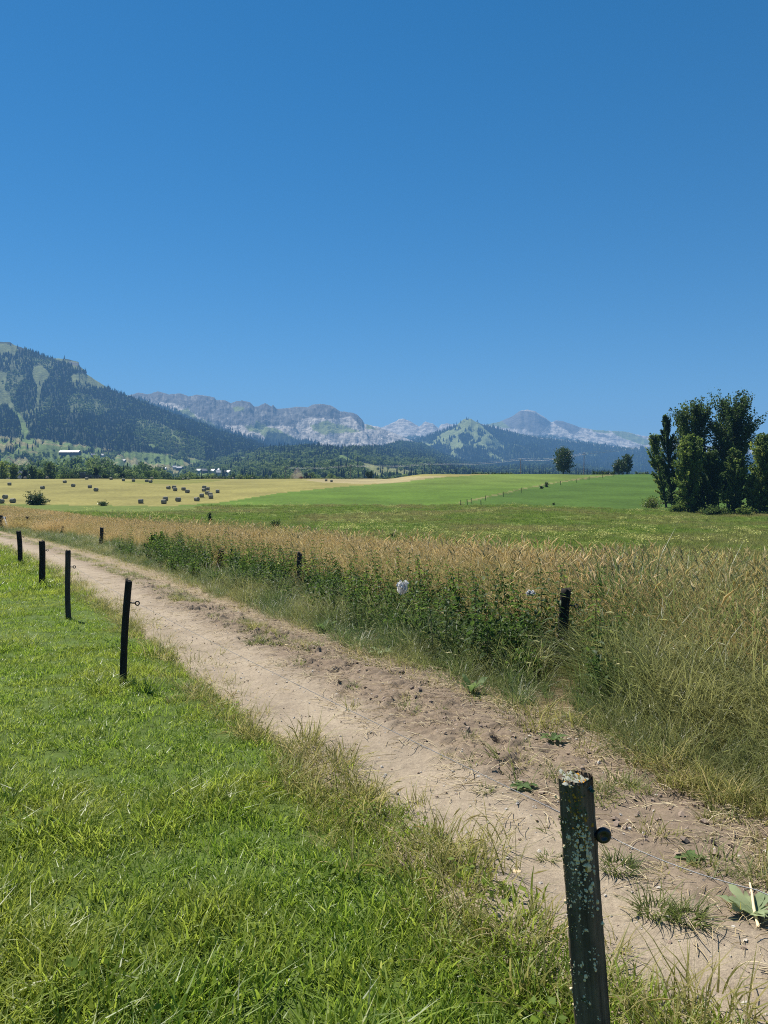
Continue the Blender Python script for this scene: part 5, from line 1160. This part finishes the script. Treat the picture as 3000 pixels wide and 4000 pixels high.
# valley trees between the hay field and the foothills
def valley():
    r = np.random.default_rng(1200); n = 0
    rows = [(0, 620, 46, 1838, 10, 500, .25), (-20, 640, 50, 1822, 14, 640, .3), (600, 1000, 30, 1849, 6, 620, .15), (380, 760, 34, 1829, 11, 760, .2), (900, 1340, 34, 1856, 5, 640, .3), (-20, 420, 24, 1803, 10, 860, .4)]
    for (x0, x1, k, pt, var, y, cf) in rows:
        for i in range(k):
            px = x0 + (x1 - x0) * (i + r.random()) / k; yy = y * (1 + .06 * r.normal()); tp = pt + var * r.normal()
            if 640 < px < 905 and tp < 1846 and yy > 700: continue
            if 20 < px < 95 and yy < 560: continue
            for hx, hy, hw in HOUSES:
                if abs(px - hx) < hw + 4: tp = max(tp, hy - 1)
            x = (px - 1500) / FPX * yy; z = surf(x, yy) - .5; H = ztop(tp, yy) - z
            if H < 4: H = 4 + 3 * r.random()
            con = r.random() < cf; me = ME_CONIF[r.integers(0, 3)] if con else ME_BROAD[r.integers(0, 4)]
            o = obj('spruce_tree' if con else 'valley_tree', me, None, (x, yy, z), (0, 0, r.random() * 6)); k_ = H / (14.5 if con else 9.3)
            wk = k_ * (.8 if con else .75 + .3 * r.random()); o.scale = (wk, wk, k_)
            if con: tag(o, 'dark spruce among the valley trees behind the hay field', 'tree', 'spruces in the valley behind the hay field')
            else: tag(o, 'rounded broadleaf tree in the valley behind the hay field', 'tree', 'broadleaf trees in the valley behind the hay field')
            n += 1
    print('valley trees', n)
valley()

# ------------------------------------------------------------------ hay bales
def bale_mesh(seed):
    r = np.random.default_rng(seed); R, L, n = .50, .98, 28
    prof = [(-L / 2, 0), (-L / 2 + .01, R * .5), (-L / 2, R * .86), (-L / 2 + .05, R * .97)] + [(-L / 2 + .05 + (L - .1) * t, R * (1 + .012 * math.sin(t * 21))) for t in np.linspace(.05, .95, 8)] + [(L / 2 - .05, R * .97), (L / 2, R * .86), (L / 2 - .01, R * .5), (L / 2, 0)]
    th = np.linspace(0, 2 * np.pi, n, endpoint=False); V = []
    for (x, q) in prof:
        qq = q * (1 + .018 * r.normal(size=n)); zz = np.sin(th) * qq; zz = np.maximum(zz, -R * .93); V.append(np.stack([np.full(n, x) + .008 * r.normal(size=n), np.cos(th) * qq, zz + R * .92], 1))
    m = len(prof); i = np.arange(m - 1)[:, None] * n; k = np.arange(n)[None]
    F = np.stack([i + k, i + (k + 1) % n, i + n + (k + 1) % n, i + n + k], -1).reshape(-1, 4)
    return np_mesh('hay_bale', np.vstack(V), [F], None, True, [M['bale']])
def bale_mat():
    t = NT('bale_hay'); p = t.objco(); a = t.noise(t.mapped(p, (3, 22, 22)), 1.0, 5, .65); b = t.noise(p, 2.2, 3)
    c = t.ramp(a, [(.3, (.14, .125, .09)), (.7, (.40, .37, .29))]); c = t.mix(.5, c, t.ramp(b, [(.3, (.35, .35, .33)), (.7, (.62, .61, .58))]), 'OVERLAY')
    return t.done(t.bsdf(c, .9, .15, t.bump(a, .8, .03)))
M['bale'] = bale_mat()
BM = [bale_mesh(1), bale_mesh(2)]
def bale(px, py, rz, label, group, y=None):
    x, yy, z = at(px, py, y0=120) if y is None else on(px, y)
    o = obj('hay_bale', BM[random.randint(0, 1)], None, (x, yy, z - .02), (0, 0, rz)); return tag(o, label, 'hay bale', group)
G1 = 'round bales of the far left hay field'; G2 = 'round bales of the loose cluster near the green field'; G3 = 'round bales along the back edge of the hay field'
for px, py, lb in ((20, 1948, 'bale left of the big bush, upper of the three at the left edge'), (50, 1964, 'bale just left of the big rounded bush'), (5, 1966, 'bale cut by the left picture edge beside the bush'),
                   (37, 1896, 'bale highest up at the far left of the hay field'), (166, 1911, 'bale straight above the big rounded bush'), (253, 1887, 'upper left bale of the four in a curve right of the bush'),
                   (286, 1902, 'second bale of the four in a curve right of the bush'), (351, 1907, 'third bale of the four in a curve right of the bush'), (375, 1919, 'lowest bale of the four in a curve right of the bush'),
                   (550, 1966, 'lone end-on bale low in the field, left of a close pair')):
    bale(px, py, random.choice((.15, .3, -.2, 1.3)), 'round ' + lb, G1)
for px, py in ((646, 1956), (640, 1968), (696, 1959), (769, 1958), (788, 1943), (824, 1948), (821, 1939), (810, 1932), (850, 1926), (797, 1920), (812, 1915), (798, 1909), (732, 1926), (717, 1916), (684, 1918), (680, 1909), (658, 1911)):
    bale(px, py, random.uniform(-.5, 1.2), 'round hay bale in the loose cluster near the corner of the green field', G2)
for px, py, y in ((100, 0, 300), (186, 0, 302), (340, 0, 292), (435, 0, 285), (483, 0, 268), (522, 0, 262), (595, 0, 300), (574, 0, 258), (589, 0, 250), (717, 0, 400), (737, 0, 405), (911, 0, 425), (986, 0, 428)):
    bale(px, py, random.uniform(-.4, .6), 'small distant round hay bale along the back edge of the hay field', G3, y)
bale(1274, 0, .3, 'left one of two round bales right of the tractor', 'pair of bales right of the tractor', 318); bale(1295, 0, .1, 'right one of two round bales right of the tractor', 'pair of bales right of the tractor', 300)

# ------------------------------------------------------------------ tractor with hay tedder, dust
def wheel(parent, loc, R, w):
    mb = MB(); torus(mb, (0, 0, 0), R * .76, R * .24, 'y', 24, 10); V = mb.V[0]; V[:, 1] *= w / (R * .48)
    o = obj('wheel', mb.mesh('tyre', [M['tyre']]), parent, loc)
    m2 = MB(); m2.tube([(0, -w * .3, 0), (0, w * .3, 0)], [R * .58, R * .58], 18); obj('rim', m2.mesh('rim', [M['rim']], False), o)
    return o
def tractor():
    x, y, z = on(1199, 405); t = empty('tractor', (x, y, z), (0, 0, math.radians(-8))); tag(t, 'dark tractor with a cab driving right along the hay field crest', 'tractor')
    b = MB(); b.box((1.25, 0, 1.25), (1.7, .75, .75)); b.box((1.0, 0, .8), (2.6, .5, .35)); b.box((2.12, 0, 1.1), (.12, .7, .6)); b.box((-.35, 0, 1.0), (1.4, .9, .6)); b.tube([(.9, .3, 1.6), (.9, .3, 2.5)], .05, 8)
    for s in (-1, 1): b.box((-.55, s * .85, 1.72), (1.2, .42, .1)); b.box((1.55, s * .72, 1.05), (.8, .32, .06))
    obj('body', b.mesh('tractor_body', [M['paint_dark']], False), t)
    c = MB(); c.box((-.35, 0, 2.82), (1.5, 1.4, .14))
    for sx in (-1.0, .3):
        for s in (-.6, .6): c.box((sx, s, 2.15), (.1, .1, 1.25))
    cab = obj('cab', c.mesh('tractor_cab', [M['paint_dark']], False), t)
    g = MB(); g.box((-.35, 0, 2.15), (1.18, 1.1, 1.15)); obj('windscreen', g.mesh('cab_glass', [M['glass']], False), cab)
    for s in (-1, 1): wheel(t, (-.55, s * .85, .85), .85, .45); wheel(t, (1.6, s * .75, .6), .6, .35)
    x2, y2, z2 = on(1176, 405); h = empty('hay_tedder', (x2, y2, z2), (0, 0, math.radians(-8))); tag(h, 'red hay tedder towed behind the tractor', 'farm machine')
    f = MB(); f.tube([(2.2, 0, .6), (0, 0, .75)], .08, 6); f.tube([(0, -2.6, .75), (0, 2.6, .75)], .09, 6); f.box((.1, 0, .95), (.5, .5, .35)); obj('frame', f.mesh('tedder_frame', [M['paint_red']], False), h)
    for k in (-2.4, -.8, .8, 2.4):
        q = MB()
        for a in range(6):
            an = a * math.pi / 3; q.tube([(0, 0, .55), (.75 * math.cos(an), .75 * math.sin(an), .35), (.8 * math.cos(an), .8 * math.sin(an), .05)], .03, 5)
        obj('rotor', q.mesh('tedder_rotor', [M['paint_red']], False), h, (0, k, .1))
    for s in (-1, 1): wheel(h, (.2, s * .5, .3), .3, .2)
tractor()
def dust():
    x, y, z = on(1163, 407); r = np.random.default_rng(3); th = np.linspace(0, np.pi, 18); ph = np.linspace(0, 2 * np.pi, 28, endpoint=False)
    T, P = np.meshgrid(th, ph, indexing='ij'); q = 1 + .22 * fbm(np.cos(P) * 2 + 5, T * 2, 3, 5)
    V = np.stack([np.sin(T) * np.cos(P) * 5.2 * q + 1.6 * np.cos(T), np.sin(T) * np.sin(P) * 3.4 * q, np.cos(T) * 3.0 * q + 2.9], -1).reshape(-1, 3); V[:, 2] = np.maximum(V[:, 2], .05)
    n = 28; i = np.arange(17)[:, None] * n; k = np.arange(n)[None]; F = np.stack([i + k, i + n + k, i + n + (k + 1) % n, i + (k + 1) % n], -1).reshape(-1, 4)
    t = NT('dust'); v = t.n('ShaderNodeVolumePrincipled'); v.inputs['Color'].default_value = (.85, .72, .55, 1); nz = t.noise(t.objco(), .45, 4, .6)
    co = t.n('ShaderNodeSeparateXYZ'); t.l(t.objco(), co.inputs[0])
    fall = t.math('SUBTRACT', 1.0, t.math('MULTIPLY', t.math('ADD', t.math('ABSOLUTE', t.math('MULTIPLY', co.outputs[0], .19)), t.math('MULTIPLY', co.outputs[2], .15)), 1.0)); fall = t.math('MAXIMUM', fall, 0.0)
    d = t.math('MAXIMUM', t.math('SUBTRACT', nz, .36), 0.0); t.l(t.math('MULTIPLY', t.math('MULTIPLY', d, fall), 1.9), v.inputs['Density']); t.l(v.outputs[0], t.out.inputs['Volume'])
    o = obj('dust_cloud', np_mesh('dust_cloud', V, [F], None, True, [t.m]), None, (x, y, z)); tag(o, 'tan dust drifting up behind the tedder', 'dust', kind='stuff')
dust()
def truck():
    x, y, z = on(338, 338); t = empty('truck', (x, y, z + .1), (0, 0, 0.0)); tag(t, 'dark farm truck with a long low trailer parked behind the hay field', 'truck')
    c = MB(); c.box((-1.6, 0, 1.9), (1.9, 2.2, 2.0)); c.box((-2.4, 0, 1.2), (.5, 2.2, .9)); obj('cab', c.mesh('truck_cab', [M['paint_dark']], False), t)
    g = MB(); g.box((-1.75, -1.11, 2.3), (1.1, .03, .7)); obj('window', g.mesh('truck_window', [M['glass']], False), t)
    rf = MB(); rf.box((-1.5, 0, 2.95), (1.9, 2.0, .12)); obj('roof', rf.mesh('truck_roof', [M['roof_white']], False), t)
    b = MB(); b.box((3.0, 0, .95), (6.4, 2.2, .25)); b.box((1.0, 0, 1.5), (2.4, 1.9, .8)); b.box((4.6, 0, 1.35), (2.2, 1.6, .5)); b.box((5.6, 0, 1.5), (.8, 2.0, .9)); obj('trailer', b.mesh('truck_trailer', [M['paint_dark']], False), t)
    for xx in (-1.9, 1.4, 4.6, 5.7):
        for s in (-1, 1): wheel(t, (xx, s * .95, .5), .5, .3)
truck()

# ------------------------------------------------------------------ houses
def house(px, py_base, w, d, eave, ridge, rz, roofm, wallm, label, y=None, name='house', chimney=True, ridge_x=True, group=None):
    if y is None: x, y, z = hit(px, py_base)
    else: x = (px - 1500) / FPX * y; z = surf(x, y)
    t = empty(name, (x, y, z), (0, 0, rz)); tag(t, label, 'barn' if name == 'barn' else 'house', group)
    m = MB(); m.box((0, 0, eave / 2 - 1), (w, d, eave + 2))
    for s in (-1, 1): m.add([(s * w / 2 * .999, -d / 2, eave), (s * w / 2 * .999, d / 2, eave), (s * w / 2 * .999, 0, ridge - .15)], [[[0, 1, 2]]])
    obj('wall', m.mesh('house_wall', [wallm], False), t)
    r = MB(); o = .5; k = (ridge - eave) / (d / 2)
    for s in (-1, 1):
        e = (d / 2 + o); ez = eave - o * k + .12; rz_ = ridge + .12
        P = np.array([(-w / 2 - o, s * e, ez), (w / 2 + o, s * e, ez), (w / 2 + o, 0, rz_), (-w / 2 - o, 0, rz_)]); Q = P + np.array([0, 0, .18])
        r.add(np.vstack([P, Q]), [[[0, 1, 2, 3], [4, 5, 6, 7], [0, 1, 5, 4], [1, 2, 6, 5], [2, 3, 7, 6], [3, 0, 4, 7]]])
    rf = obj('roof', r.mesh('house_roof', [roofm], False), t)
    if chimney: c = MB(); c.box((w * .2, -d * .12, ridge + .3), (.7, .7, 1.6)); obj('chimney', c.mesh('chimney', [wallm], False), rf)
    for i, fx in enumerate((-.28, .22)):
        q = MB(); q.box((fx * w, -d / 2 - .012, eave * .6), (1.1, .06, 1.2)); obj('window', q.mesh('window', [M['glass']], False), t)
    q = MB(); q.box((0, -d / 2 - .012, 1.05), (1.1, .07, 2.1)); obj('door', q.mesh('door', [M['wall_wood']], False), t)
    return t
house(37, 0, 6.5, 6.5, 5.0, 9.8, .1, M['roof_grey'], M['wall_cream'], 'left one of two steep grey roofed farmhouses at far left', 590)
house(72, 0, 7.0, 6.0, 4.6, 8.9, -.1, M['roof_grey'], M['wall_cream'], 'right one of two steep grey roofed farmhouses at far left', 585)
house(133, 0, 4.5, 4.5, 3.6, 5.4, .3, M['roof_pale'], M['wall_wood'], 'low shed half hidden left of the biggest dark tree', 500, 'shed', False)
house(240, 0, 6, 7, 4.6, 9.3, 1.1, M['roof_pale'], M['wall_cream'], 'pale gabled house just right of the biggest dark tree', 600)
house(322, 0, 5, 5, 4.0, 6.2, .5, M['roof_white'], M['wall_wood'], 'small white roofed shed beside the truck', 520, 'shed', False)
house(358, 0, 7, 6, 4.6, 7.2, .1, M['roof_grey'], M['wall_cream'], 'grey roofed house directly behind the truck trailer', 620)
house(274, 1780, 46, 16, 5, 9.5, -.06, M['roof_pale'], M['wall_wood'], 'long low barn with a pale roof on the hillside pasture', None, 'barn', False)
house(362, 1786, 11, 9, 4, 8, .4, M['roof_pale'], M['wall_wood'], 'small chalet right of the long hillside barn', None)
house(403, 1786, 9, 8, 4, 7.5, .2, M['roof_white'], M['wall_cream'], 'tiny white house among trees right of the chalet', None)
house(484, 1804, 9, 7, 3, 5.5, -.2, M['roof_pale'], M['wall_wood'], 'wooden hut alone on the open pasture', None, 'shed', False)
VG = 'houses of the village'
for i, (px, py, w, d, rf, wl, lb) in enumerate(((643, 1837, 9, 9, 'roof_white', 'wall_cream', 'brightest white house, leftmost of the village'), (684, 1832, 13, 10, 'roof_white', 'wall_cream', 'white roofed house left of the grey barn in the village'),
      (704, 1836, 16, 11, 'roof_grey', 'wall_wood', 'grey roofed village barn on the slope'), (779, 1847, 13, 9, 'roof_white', 'wall_cream', 'low white roof in the middle of the village'), (800, 1848, 11, 9, 'roof_grey', 'wall_wood', 'dark house right of the low white roof'),
      (829, 1850, 13, 9, 'roof_white', 'wall_cream', 'pale house left of the tall white one'), (853, 1845, 14, 10, 'roof_white', 'wall_wood', 'highest white roof at the right of the village'), (858, 1858, 13, 9, 'roof_white', 'wall_cream', 'white walled house below the highest roof'),
      (888, 1857, 14, 9, 'roof_white', 'wall_cream', 'last house at the right end of the village'))):
    house(px, py, w, d, 4.5, 8.2, .5 * math.sin(i * 2.1), M[rf], M[wl], lb, None, 'house', False, group=VG)

# ------------------------------------------------------------------ power line
def pole(px, py_top, y, label):
    x, y, z = on(px, y); H = ztop(py_top, y) - z; t = empty('power_pole', (x, y, z), (0, 0, .35)); tag(t, label, 'power pole', 'poles of the power line')
    m = MB(); m.tube([(0, 0, -1), (0, 0, H)], [.17, .11], 10); obj('pole', m.mesh('pole', [M['pole']]), t)
    a = MB(); a.tube([(-.95, 0, H - .75), (0, 0, H - .1)], .05, 6); a.tube([(.95, 0, H - .75), (0, 0, H - .1)], .05, 6); ar = obj('crossarm', a.mesh('crossarm', [M['pole']]), t)
    for k in ((-.95, H - .75), (.95, H - .75), (0, H)):
        q = MB(); q.tube([(k[0], 0, k[1]), (k[0], 0, k[1] + .16), (k[0], 0, k[1] + .3)], [.06, .11, .06], 8); obj('insulator', q.mesh('pole_insulator', [M['cable']]), ar)
    return Vector((x, y, z + H))
PT = [pole(1115, 1825, 560, 'leftmost power pole against the dark forest behind the tractor'), pole(1369, 1817, 520, 'power pole against the forest left of the single dark tree'), pole(1683, 1810, 470, 'power pole at the left end of the green crest hedge'),
      pole(2033, 1793, 375, 'bare power pole on the green crest left of the lone tree'), pole(2280, 1770, 345, 'tall power pole right of the lone crest tree')]
PT.append(PT[-1] * 2 - PT[-2] + Vector((20, 30, 6)))
for k, dz, lb in ((0, .3, 'top cable of the power line over the crest'), (-.9, -.4, 'front cable of the power line over the crest'), (.9, -.4, 'back cable of the power line over the crest')):
    off = Vector((k * math.cos(.35), k * math.sin(.35), dz)); wire_obj('power_cable', [tuple(p + off) for p in PT], .03, M['cable'], lb, 'cable', 'cables of the power line', sag=1.3, n=16)

# ------------------------------------------------------------------ small things near the track
for px, ptop, y, sd in ((1738, 2246, 8.2, 1), (1861, 2222, 7.9, 2), (1840, 2276, 7.6, 3), (1967, 2249, 7.7, 4), (2066, 2219, 7.9, 5), (2169, 2192, 7.6, 6), (1046, 2165, 13.5, 7), (636, 2092, 20.5, 8), (1690, 2290, 8.0, 9), (1905, 2300, 7.4, 10), (1215, 2200, 12.4, 11), (1380, 2215, 11.0, 12)):
    x, y, z = on(px, y); H = max(.7, ztop(ptop, y) - z); t = empty('nettle_plant', (x, y, z), (random.gauss(0, .05), random.gauss(0, .05), random.random() * 6)); tag(t, 'tall nettle stalk rising above the weeds and dry grass', 'plant', 'tallest nettle stalks in the verge')
    V, tri, quad, T, m = nettle_mesh(1300 + sd, H); obj('foliage', np_mesh('nettle_foliage', V, [tri, quad], {'tint': T * .6}, False, [M['nettle']]), t); obj('stem', m.mesh('nettle_stem', [M['stalk']]), t)
def bag(px, py, y, w, h, seed, label, droop):
    a, b, c = ray(px, py); k = y / b; n, m = 22, 22; u, v = np.meshgrid(np.linspace(-1, 1, n), np.linspace(0, 1, m))
    f = .35 + .65 * np.sin(np.pi * (.15 + .75 * v)) ; X = u * w / 2 * f + .03 * fbm(u * 2, v * 3, 3, seed); Z = -v * h + .25 * h + .1 * h * np.abs(u) * droop + .02 * fbm(u * 3, v * 3, 2, seed + 1)
    Y = -.35 * w * (1 - u ** 2) * np.sin(np.pi * v) + .03 * fbm(u * 5, v * 4, 3, seed + 2) + .018 * np.sin(u * 9 + 2 * v)
    F = (np.arange(m - 1)[:, None] * n + np.arange(n - 1)[None]).reshape(-1); F = np.stack([F, F + 1, F + n + 1, F + n], -1)
    V = np.stack([X, Y, Z], -1).reshape(-1, 3); B = V * np.array([.93, 1, .95]) + np.array([0, .05 * w + .004, -.004])
    o = obj('plastic_bag', np_mesh('plastic_bag', np.vstack([V, B]), [F, F[:, ::-1] + len(V)], None, True, [M['bag']]), None, (a * k, y, CAM_H + c * k), (.1, .1, .3)); tag(o, label, 'bag')
bag(1573, 2284, 8.6, .125, .15, 5, 'white plastic bag snagged on the weeds in front of the dry grass', .8)
bag(2072, 2312, 8.3, .10, .06, 9, 'smaller torn white plastic scrap left of the leaning black post', .2)
x, y, z = on(34, 43.5); mb = MB(); mb.tube([(0, 0, -.1), (-.28, 0, .75)], [.05, .04], 8); mb.box((-.27, 0, .7), (.16, .05, .12)); o = obj('stake', mb.mesh('stake', [M['roof_white']]), None, (x, y, z)); tag(o, 'short pale leaning stake in the reddish grass at far left', 'stake')
def stone(px, py, w_px, seed, label, flat=.55, mat='stone'):
    x, y, _ = at(px, py); R = w_px / FPX * y / 2; r = np.random.default_rng(seed); th = np.linspace(0, np.pi, 9); ph = np.linspace(0, 2 * np.pi, 12, endpoint=False); T, P = np.meshgrid(th, ph, indexing='ij')
    q = R * (1 + .3 * fbm(np.cos(P) * np.sin(T) * 2 + seed, np.sin(P) * np.sin(T) * 2 + np.cos(T) * 3, 2, seed)); V = np.stack([np.sin(T) * np.cos(P) * q, np.sin(T) * np.sin(P) * q * .8, np.cos(T) * q * flat], -1).reshape(-1, 3)
    i = np.arange(8)[:, None] * 12; k = np.arange(12)[None]; F = np.stack([i + k, i + 12 + k, i + 12 + (k + 1) % 12, i + (k + 1) % 12], -1).reshape(-1, 4)
    o = obj('stone', np_mesh('stone', V, [F], None, False, [M[mat]]), None, (x, y, track_top(x, y) + R * flat * .25)); tag(o, label, 'stone')
stone(1672, 3262, 20, 1, 'small grey stone alone on the smooth left wheel track'); stone(2020, 3390, 34, 2, 'pale flat stone left of the near post', .25, 'lich_pale'); stone(2858, 3192, 30, 3, 'flat whitish stone near the right verge', .25, 'lich_pale')
stone(2342, 2966, 14, 4, 'small white stone just above the near post top', .7, 'lich_pale'); stone(1120, 2530, 16, 5, 'white stone in the narrow right rut', .5, 'lich_pale'); stone(1250, 2588, 14, 6, 'whitish stone further down the right rut', .5, 'lich_pale')
def rosette(px, py, n, L, seed, mat, label, name, rise=.35, droop=.5, stem=False):
    x, y, _ = at(px, py); r = np.random.default_rng(seed); t = empty(name, (x, y, track_top(x, y) - .004 if abs(u_of(x, y)) < 1.05 else float(gz(x, y)) + .01), (0, 0, 0)); tag(t, label, 'plant')
    for i in range(n):
        an = i * 2.4 + r.normal() * .3; l = L * (.65 + .5 * r.random()); w = l * .36; q = np.linspace(0, 1, 7); ww = w * .5 * np.sin(np.pi * np.clip(q * .93 + .06, 0, 1)) ** .8
        R_ = l * q; Zc = l * (rise * q * 1.3 - droop * q ** 2) + .015; e = np.array([math.cos(an), math.sin(an)]); sd = np.array([-e[1], e[0]])
        rows = []
        for j in range(7):
            c = e * R_[j]; wv = .05 * L * r.normal(); rows += [(*(c - sd * ww[j]), Zc[j] + ww[j] * .2 + wv), (*c, Zc[j]), (*(c + sd * ww[j]), Zc[j] + ww[j] * .2 - wv)]
        F = [[j * 3 + k, j * 3 + k + 1, j * 3 + k + 4, j * 3 + k + 3] for j in range(6) for k in range(2)]
        obj('leaf', np_mesh('leaf', rows, [F], {'tint': np.full(21, np.clip(.5 + .3 * r.normal(), 0, 1))}, True, [mat]), t)
    if stem: m = MB(); m.tube([(-.02, -.1, .02), (0, -.02, .05), (.03, .06, .07), (.05, .12, .08)], [.006, .006, .005, .004], 6); obj('stem', m.mesh('stem', [M['lich_pale']]), t)
rosette(2935, 3590, 13, .12, 31, M['mullein'], 'pale green broad leaved plant at the right edge of the track', 'broad_leaf_plant', .55, .25, True)
rosette(2040, 3085, 10, .085, 32, M['dock'], 'dark leaf rosette in the middle of the track left of the near post', 'leaf_rosette', .25, .3)
rosette(2700, 3370, 9, .08, 33, M['dock'], 'small grey green rosette under the fence wire', 'leaf_rosette', .2, .3)
rosette(2160, 2895, 9, .11, 34, M['dock'], 'bright broad leaves where the verge grass meets the track', 'leaf_rosette', .6, .5)
rosette(1486, 2560, 6, .17, 35, M['mullein'], 'whitish drooping leaf plant at the foot of the nettles', 'leaf_rosette', .5, .5)
rosette(1262, 2468, 6, .17, 36, M['dock'], 'bright green dock leaves beside the tyre tread marks', 'leaf_rosette', .8, .4)
rosette(1840, 2712, 6, .16, 37, M['dock'], 'upright dock leaves on the verge below the nettles', 'leaf_rosette', .9, .4)
def tuft(px, py, w_px, h_px, seed, label, mat='lawn', n=150):
    x, y, _ = at(px, py); R = w_px / FPX * y / 2; h = h_px / FPX * y; V, F, T, tip = clump(seed, int(n * .62), R * .85, h * .25, h * 1.1, .0055, .8, 3, lean=.9)
    o = obj('grass_tuft', np_mesh('grass_tuft', V, [F], {'tint': T, 'tip': tip}, False, [M['tuft' if mat == 'verge' else mat]]), None, (x, y, track_top(x, y) - .005)); tag(o, label, 'grass tuft')
tuft(995, 2520, 76, 48, 61, 'dense dark grass tuft beside the narrow right rut', 'verge', 260); tuft(1480, 3190, 66, 62, 62, 'lone green grass tuft on the left edge of the track', 'verge', 200); tuft(1380, 2690, 56, 40, 63, 'thin grass tuft on bare earth below the tread marks', 'verge', 110)
tuft(1895, 3085, 60, 50, 64, 'grass tuft left of the dark leaf rosette', 'verge', 110); tuft(2760, 3215, 70, 56, 65, 'yellowish grass tuft right of the fence wire', 'dryedge', 120); tuft(2560, 3560, 150, 110, 66, 'wide clump of wiry grass right of the near post', 'verge', 260)
tuft(2420, 3400, 150, 90, 67, 'broad patch of green grass touching the near post', 'verge', 280); tuft(2690, 3590, 140, 120, 68, 'tall wiry grass clump left of the pale leaved plant', 'verge', 260); tuft(2140, 3340, 70, 50, 69, 'grass tuft just left of the near post', 'verge', 110)

# ---- loose small stuff on the track
def pebble(seed):
    r = np.random.default_rng(seed); V = np.array([[1, 0, 0], [-1, 0, 0], [0, 1, 0], [0, -1, 0], [0, 0, .7], [0, 0, -.5], [.6, .6, .3], [-.6, .6, .2], [-.6, -.6, .3], [.6, -.6, .2]], float) * (.75 + .5 * r.random((10, 1)))
    F3 = [[0, 6, 4], [6, 2, 4], [2, 7, 4], [7, 1, 4], [1, 8, 4], [8, 3, 4], [3, 9, 4], [9, 0, 4], [6, 0, 5], [2, 6, 5], [7, 2, 5], [1, 7, 5], [8, 1, 5], [3, 8, 5], [9, 3, 5], [0, 9, 5]]
    return np_mesh('pebble', V, [F3], None, False, [M['stone'] if seed % 3 else M['clod']])
M['clod'] = simple('earth_clod', (0.29, 0.22, 0.165), 0.95, 0.1, 0.3, 30)
def track_scatter():
    def pts(n, seed, y0, y1, u0, u1):
        r = np.random.default_rng(seed); y = y0 + (y1 - y0) * r.random(n) ** 1.6; u = u0 + (u1 - u0) * r.random(n); d = -0.46 - 0.007 * y; L = np.sqrt(1 + d * d)
        Y = y - u * d / L; X = x_c(y) + u / L; return X, Y, u, r
    def tz(X, Y, U): return gz0(X, Y) + .012 + track_z(X, Y, U)[0]
    X, Y, U, r = pts(5200, 71, 1.2, 18, -1.0, 1.05); n = len(X)
    s = .0035 + .010 * r.random(n) ** 4; idx = r.integers(0, 6, n); mid = (U > -.1) & (U < .7) & (r.random(n) < .5); idx[mid] = 3 * (idx[mid] // 3); s[mid] = .006 + .022 * r.random(mid.sum()) ** 2.5
    scatter('gravel', np.stack([X, Y, tz(X, Y, U) + s * .2], 1), rots(n, .4, r), s, idx, [pebble(i) for i in range(6)], 'pebbles and earth crumbs strewn over the track', 'gravel')
    def strand(seed):
        r = np.random.default_rng(seed); m = MB()
        for _ in range(7):
            a = r.random() * 6.28; L = .04 + .10 * r.random(); c = r.normal(size=2) * .10; q = np.linspace(-.5, .5, 4); bnd = r.normal() * .25
            m.tube(np.stack([c[0] + np.cos(a + bnd * q) * L * q, c[1] + np.sin(a + bnd * q) * L * q, .004 + .010 * r.random() * (1 - 4 * q * q)], 1), .0016, 3, False, val=.4 + .6 * r.random())
        return m.mesh('straw_strand', [M['litter']])
    M['litter'] = leaf_mat('straw_litter', [(0, (.30, .22, .11)), (.5, (.55, .43, .24)), (1, (.75, .64, .42))], trans=.15, rough=.6)
    X, Y, U, r = pts(2600, 72, 1.5, 20, -.5, 1.15); n = len(X); ok = r.random(n) < .35 + .65 * sst(.1, .9, U); X, Y, U = X[ok], Y[ok], U[ok]; n = len(X)
    scatter('straw_litter', np.stack([X, Y, tz(X, Y, U)], 1), rots(n, .05, r), .7 + .8 * r.random(n), r.integers(0, 4, n), [strand(i) for i in range(4)], 'loose dry straw lying on the track', 'straw')
    ME_T = [clump_mesh('track_tuft', M['tuft'], seed=500 + i, n=26, rad=.065, h0=.03, h1=.11, w=.005, bend=.7, segs=3, lean=.8) for i in range(2)] + [clump_mesh('dry_tuft', M['dryedge'], seed=510 + i, n=34, rad=.06, h0=.03, h1=.10, w=.005, bend=.8, segs=3, lean=.9) for i in range(2)]
    X, Y, U, r = pts(5200, 73, 1.3, 40, -.3, 1.15); n = len(X); g = fbm(X * .9, Y * .9, 3, 99)
    p = np.where(Y > 8, 1.5 * sst(-.22, .1, g) * sst(-.12, .1, U) * (1 - sst(.36, .5, U)), .16 * sst(-.1, .3, fbm(X * 1.1, Y * 1.1, 2, 111)) + 1.7 * (Y < 4.6) * sst(-.1, .2, U) * sst(-.15, .2, fbm(X * 1.6, Y * 1.6, 2, 112)))
    ok = r.random(n) < p; X, Y, U = X[ok], Y[ok], U[ok]; n = len(X)
    scatter('track_grass', np.stack([X, Y, tz(X, Y, U) - .004], 1), rots(n, .1, r), .6 + .8 * r.random(n), np.where(r.random(n) < .35, r.integers(2, 4, n), r.integers(0, 2, n)), ME_T, 'sparse wiry grass growing on the track', 'grass'); print('track tufts', n)
track_scatter()

# ------------------------------------------------------------------ air
def build_haze():
    mb = MB(); mb.box((0, 0, 470), (22600, 22600, 960)); me = mb.mesh('haze', [], False)
    t = NT('haze_air'); v = t.n('ShaderNodeVolumePrincipled'); v.inputs['Density'].default_value = HAZE_DENSITY
    v.inputs['Color'].default_value = (0.24, 0.545, 0.98, 1); v.inputs['Anisotropy'].default_value = 0.0
    t.l(v.outputs[0], t.out.inputs['Volume']); me.materials.append(t.m)
    o = obj('haze', me); tag(o, 'thin blue summer haze over the whole valley', 'haze', kind='stuff')
build_haze()
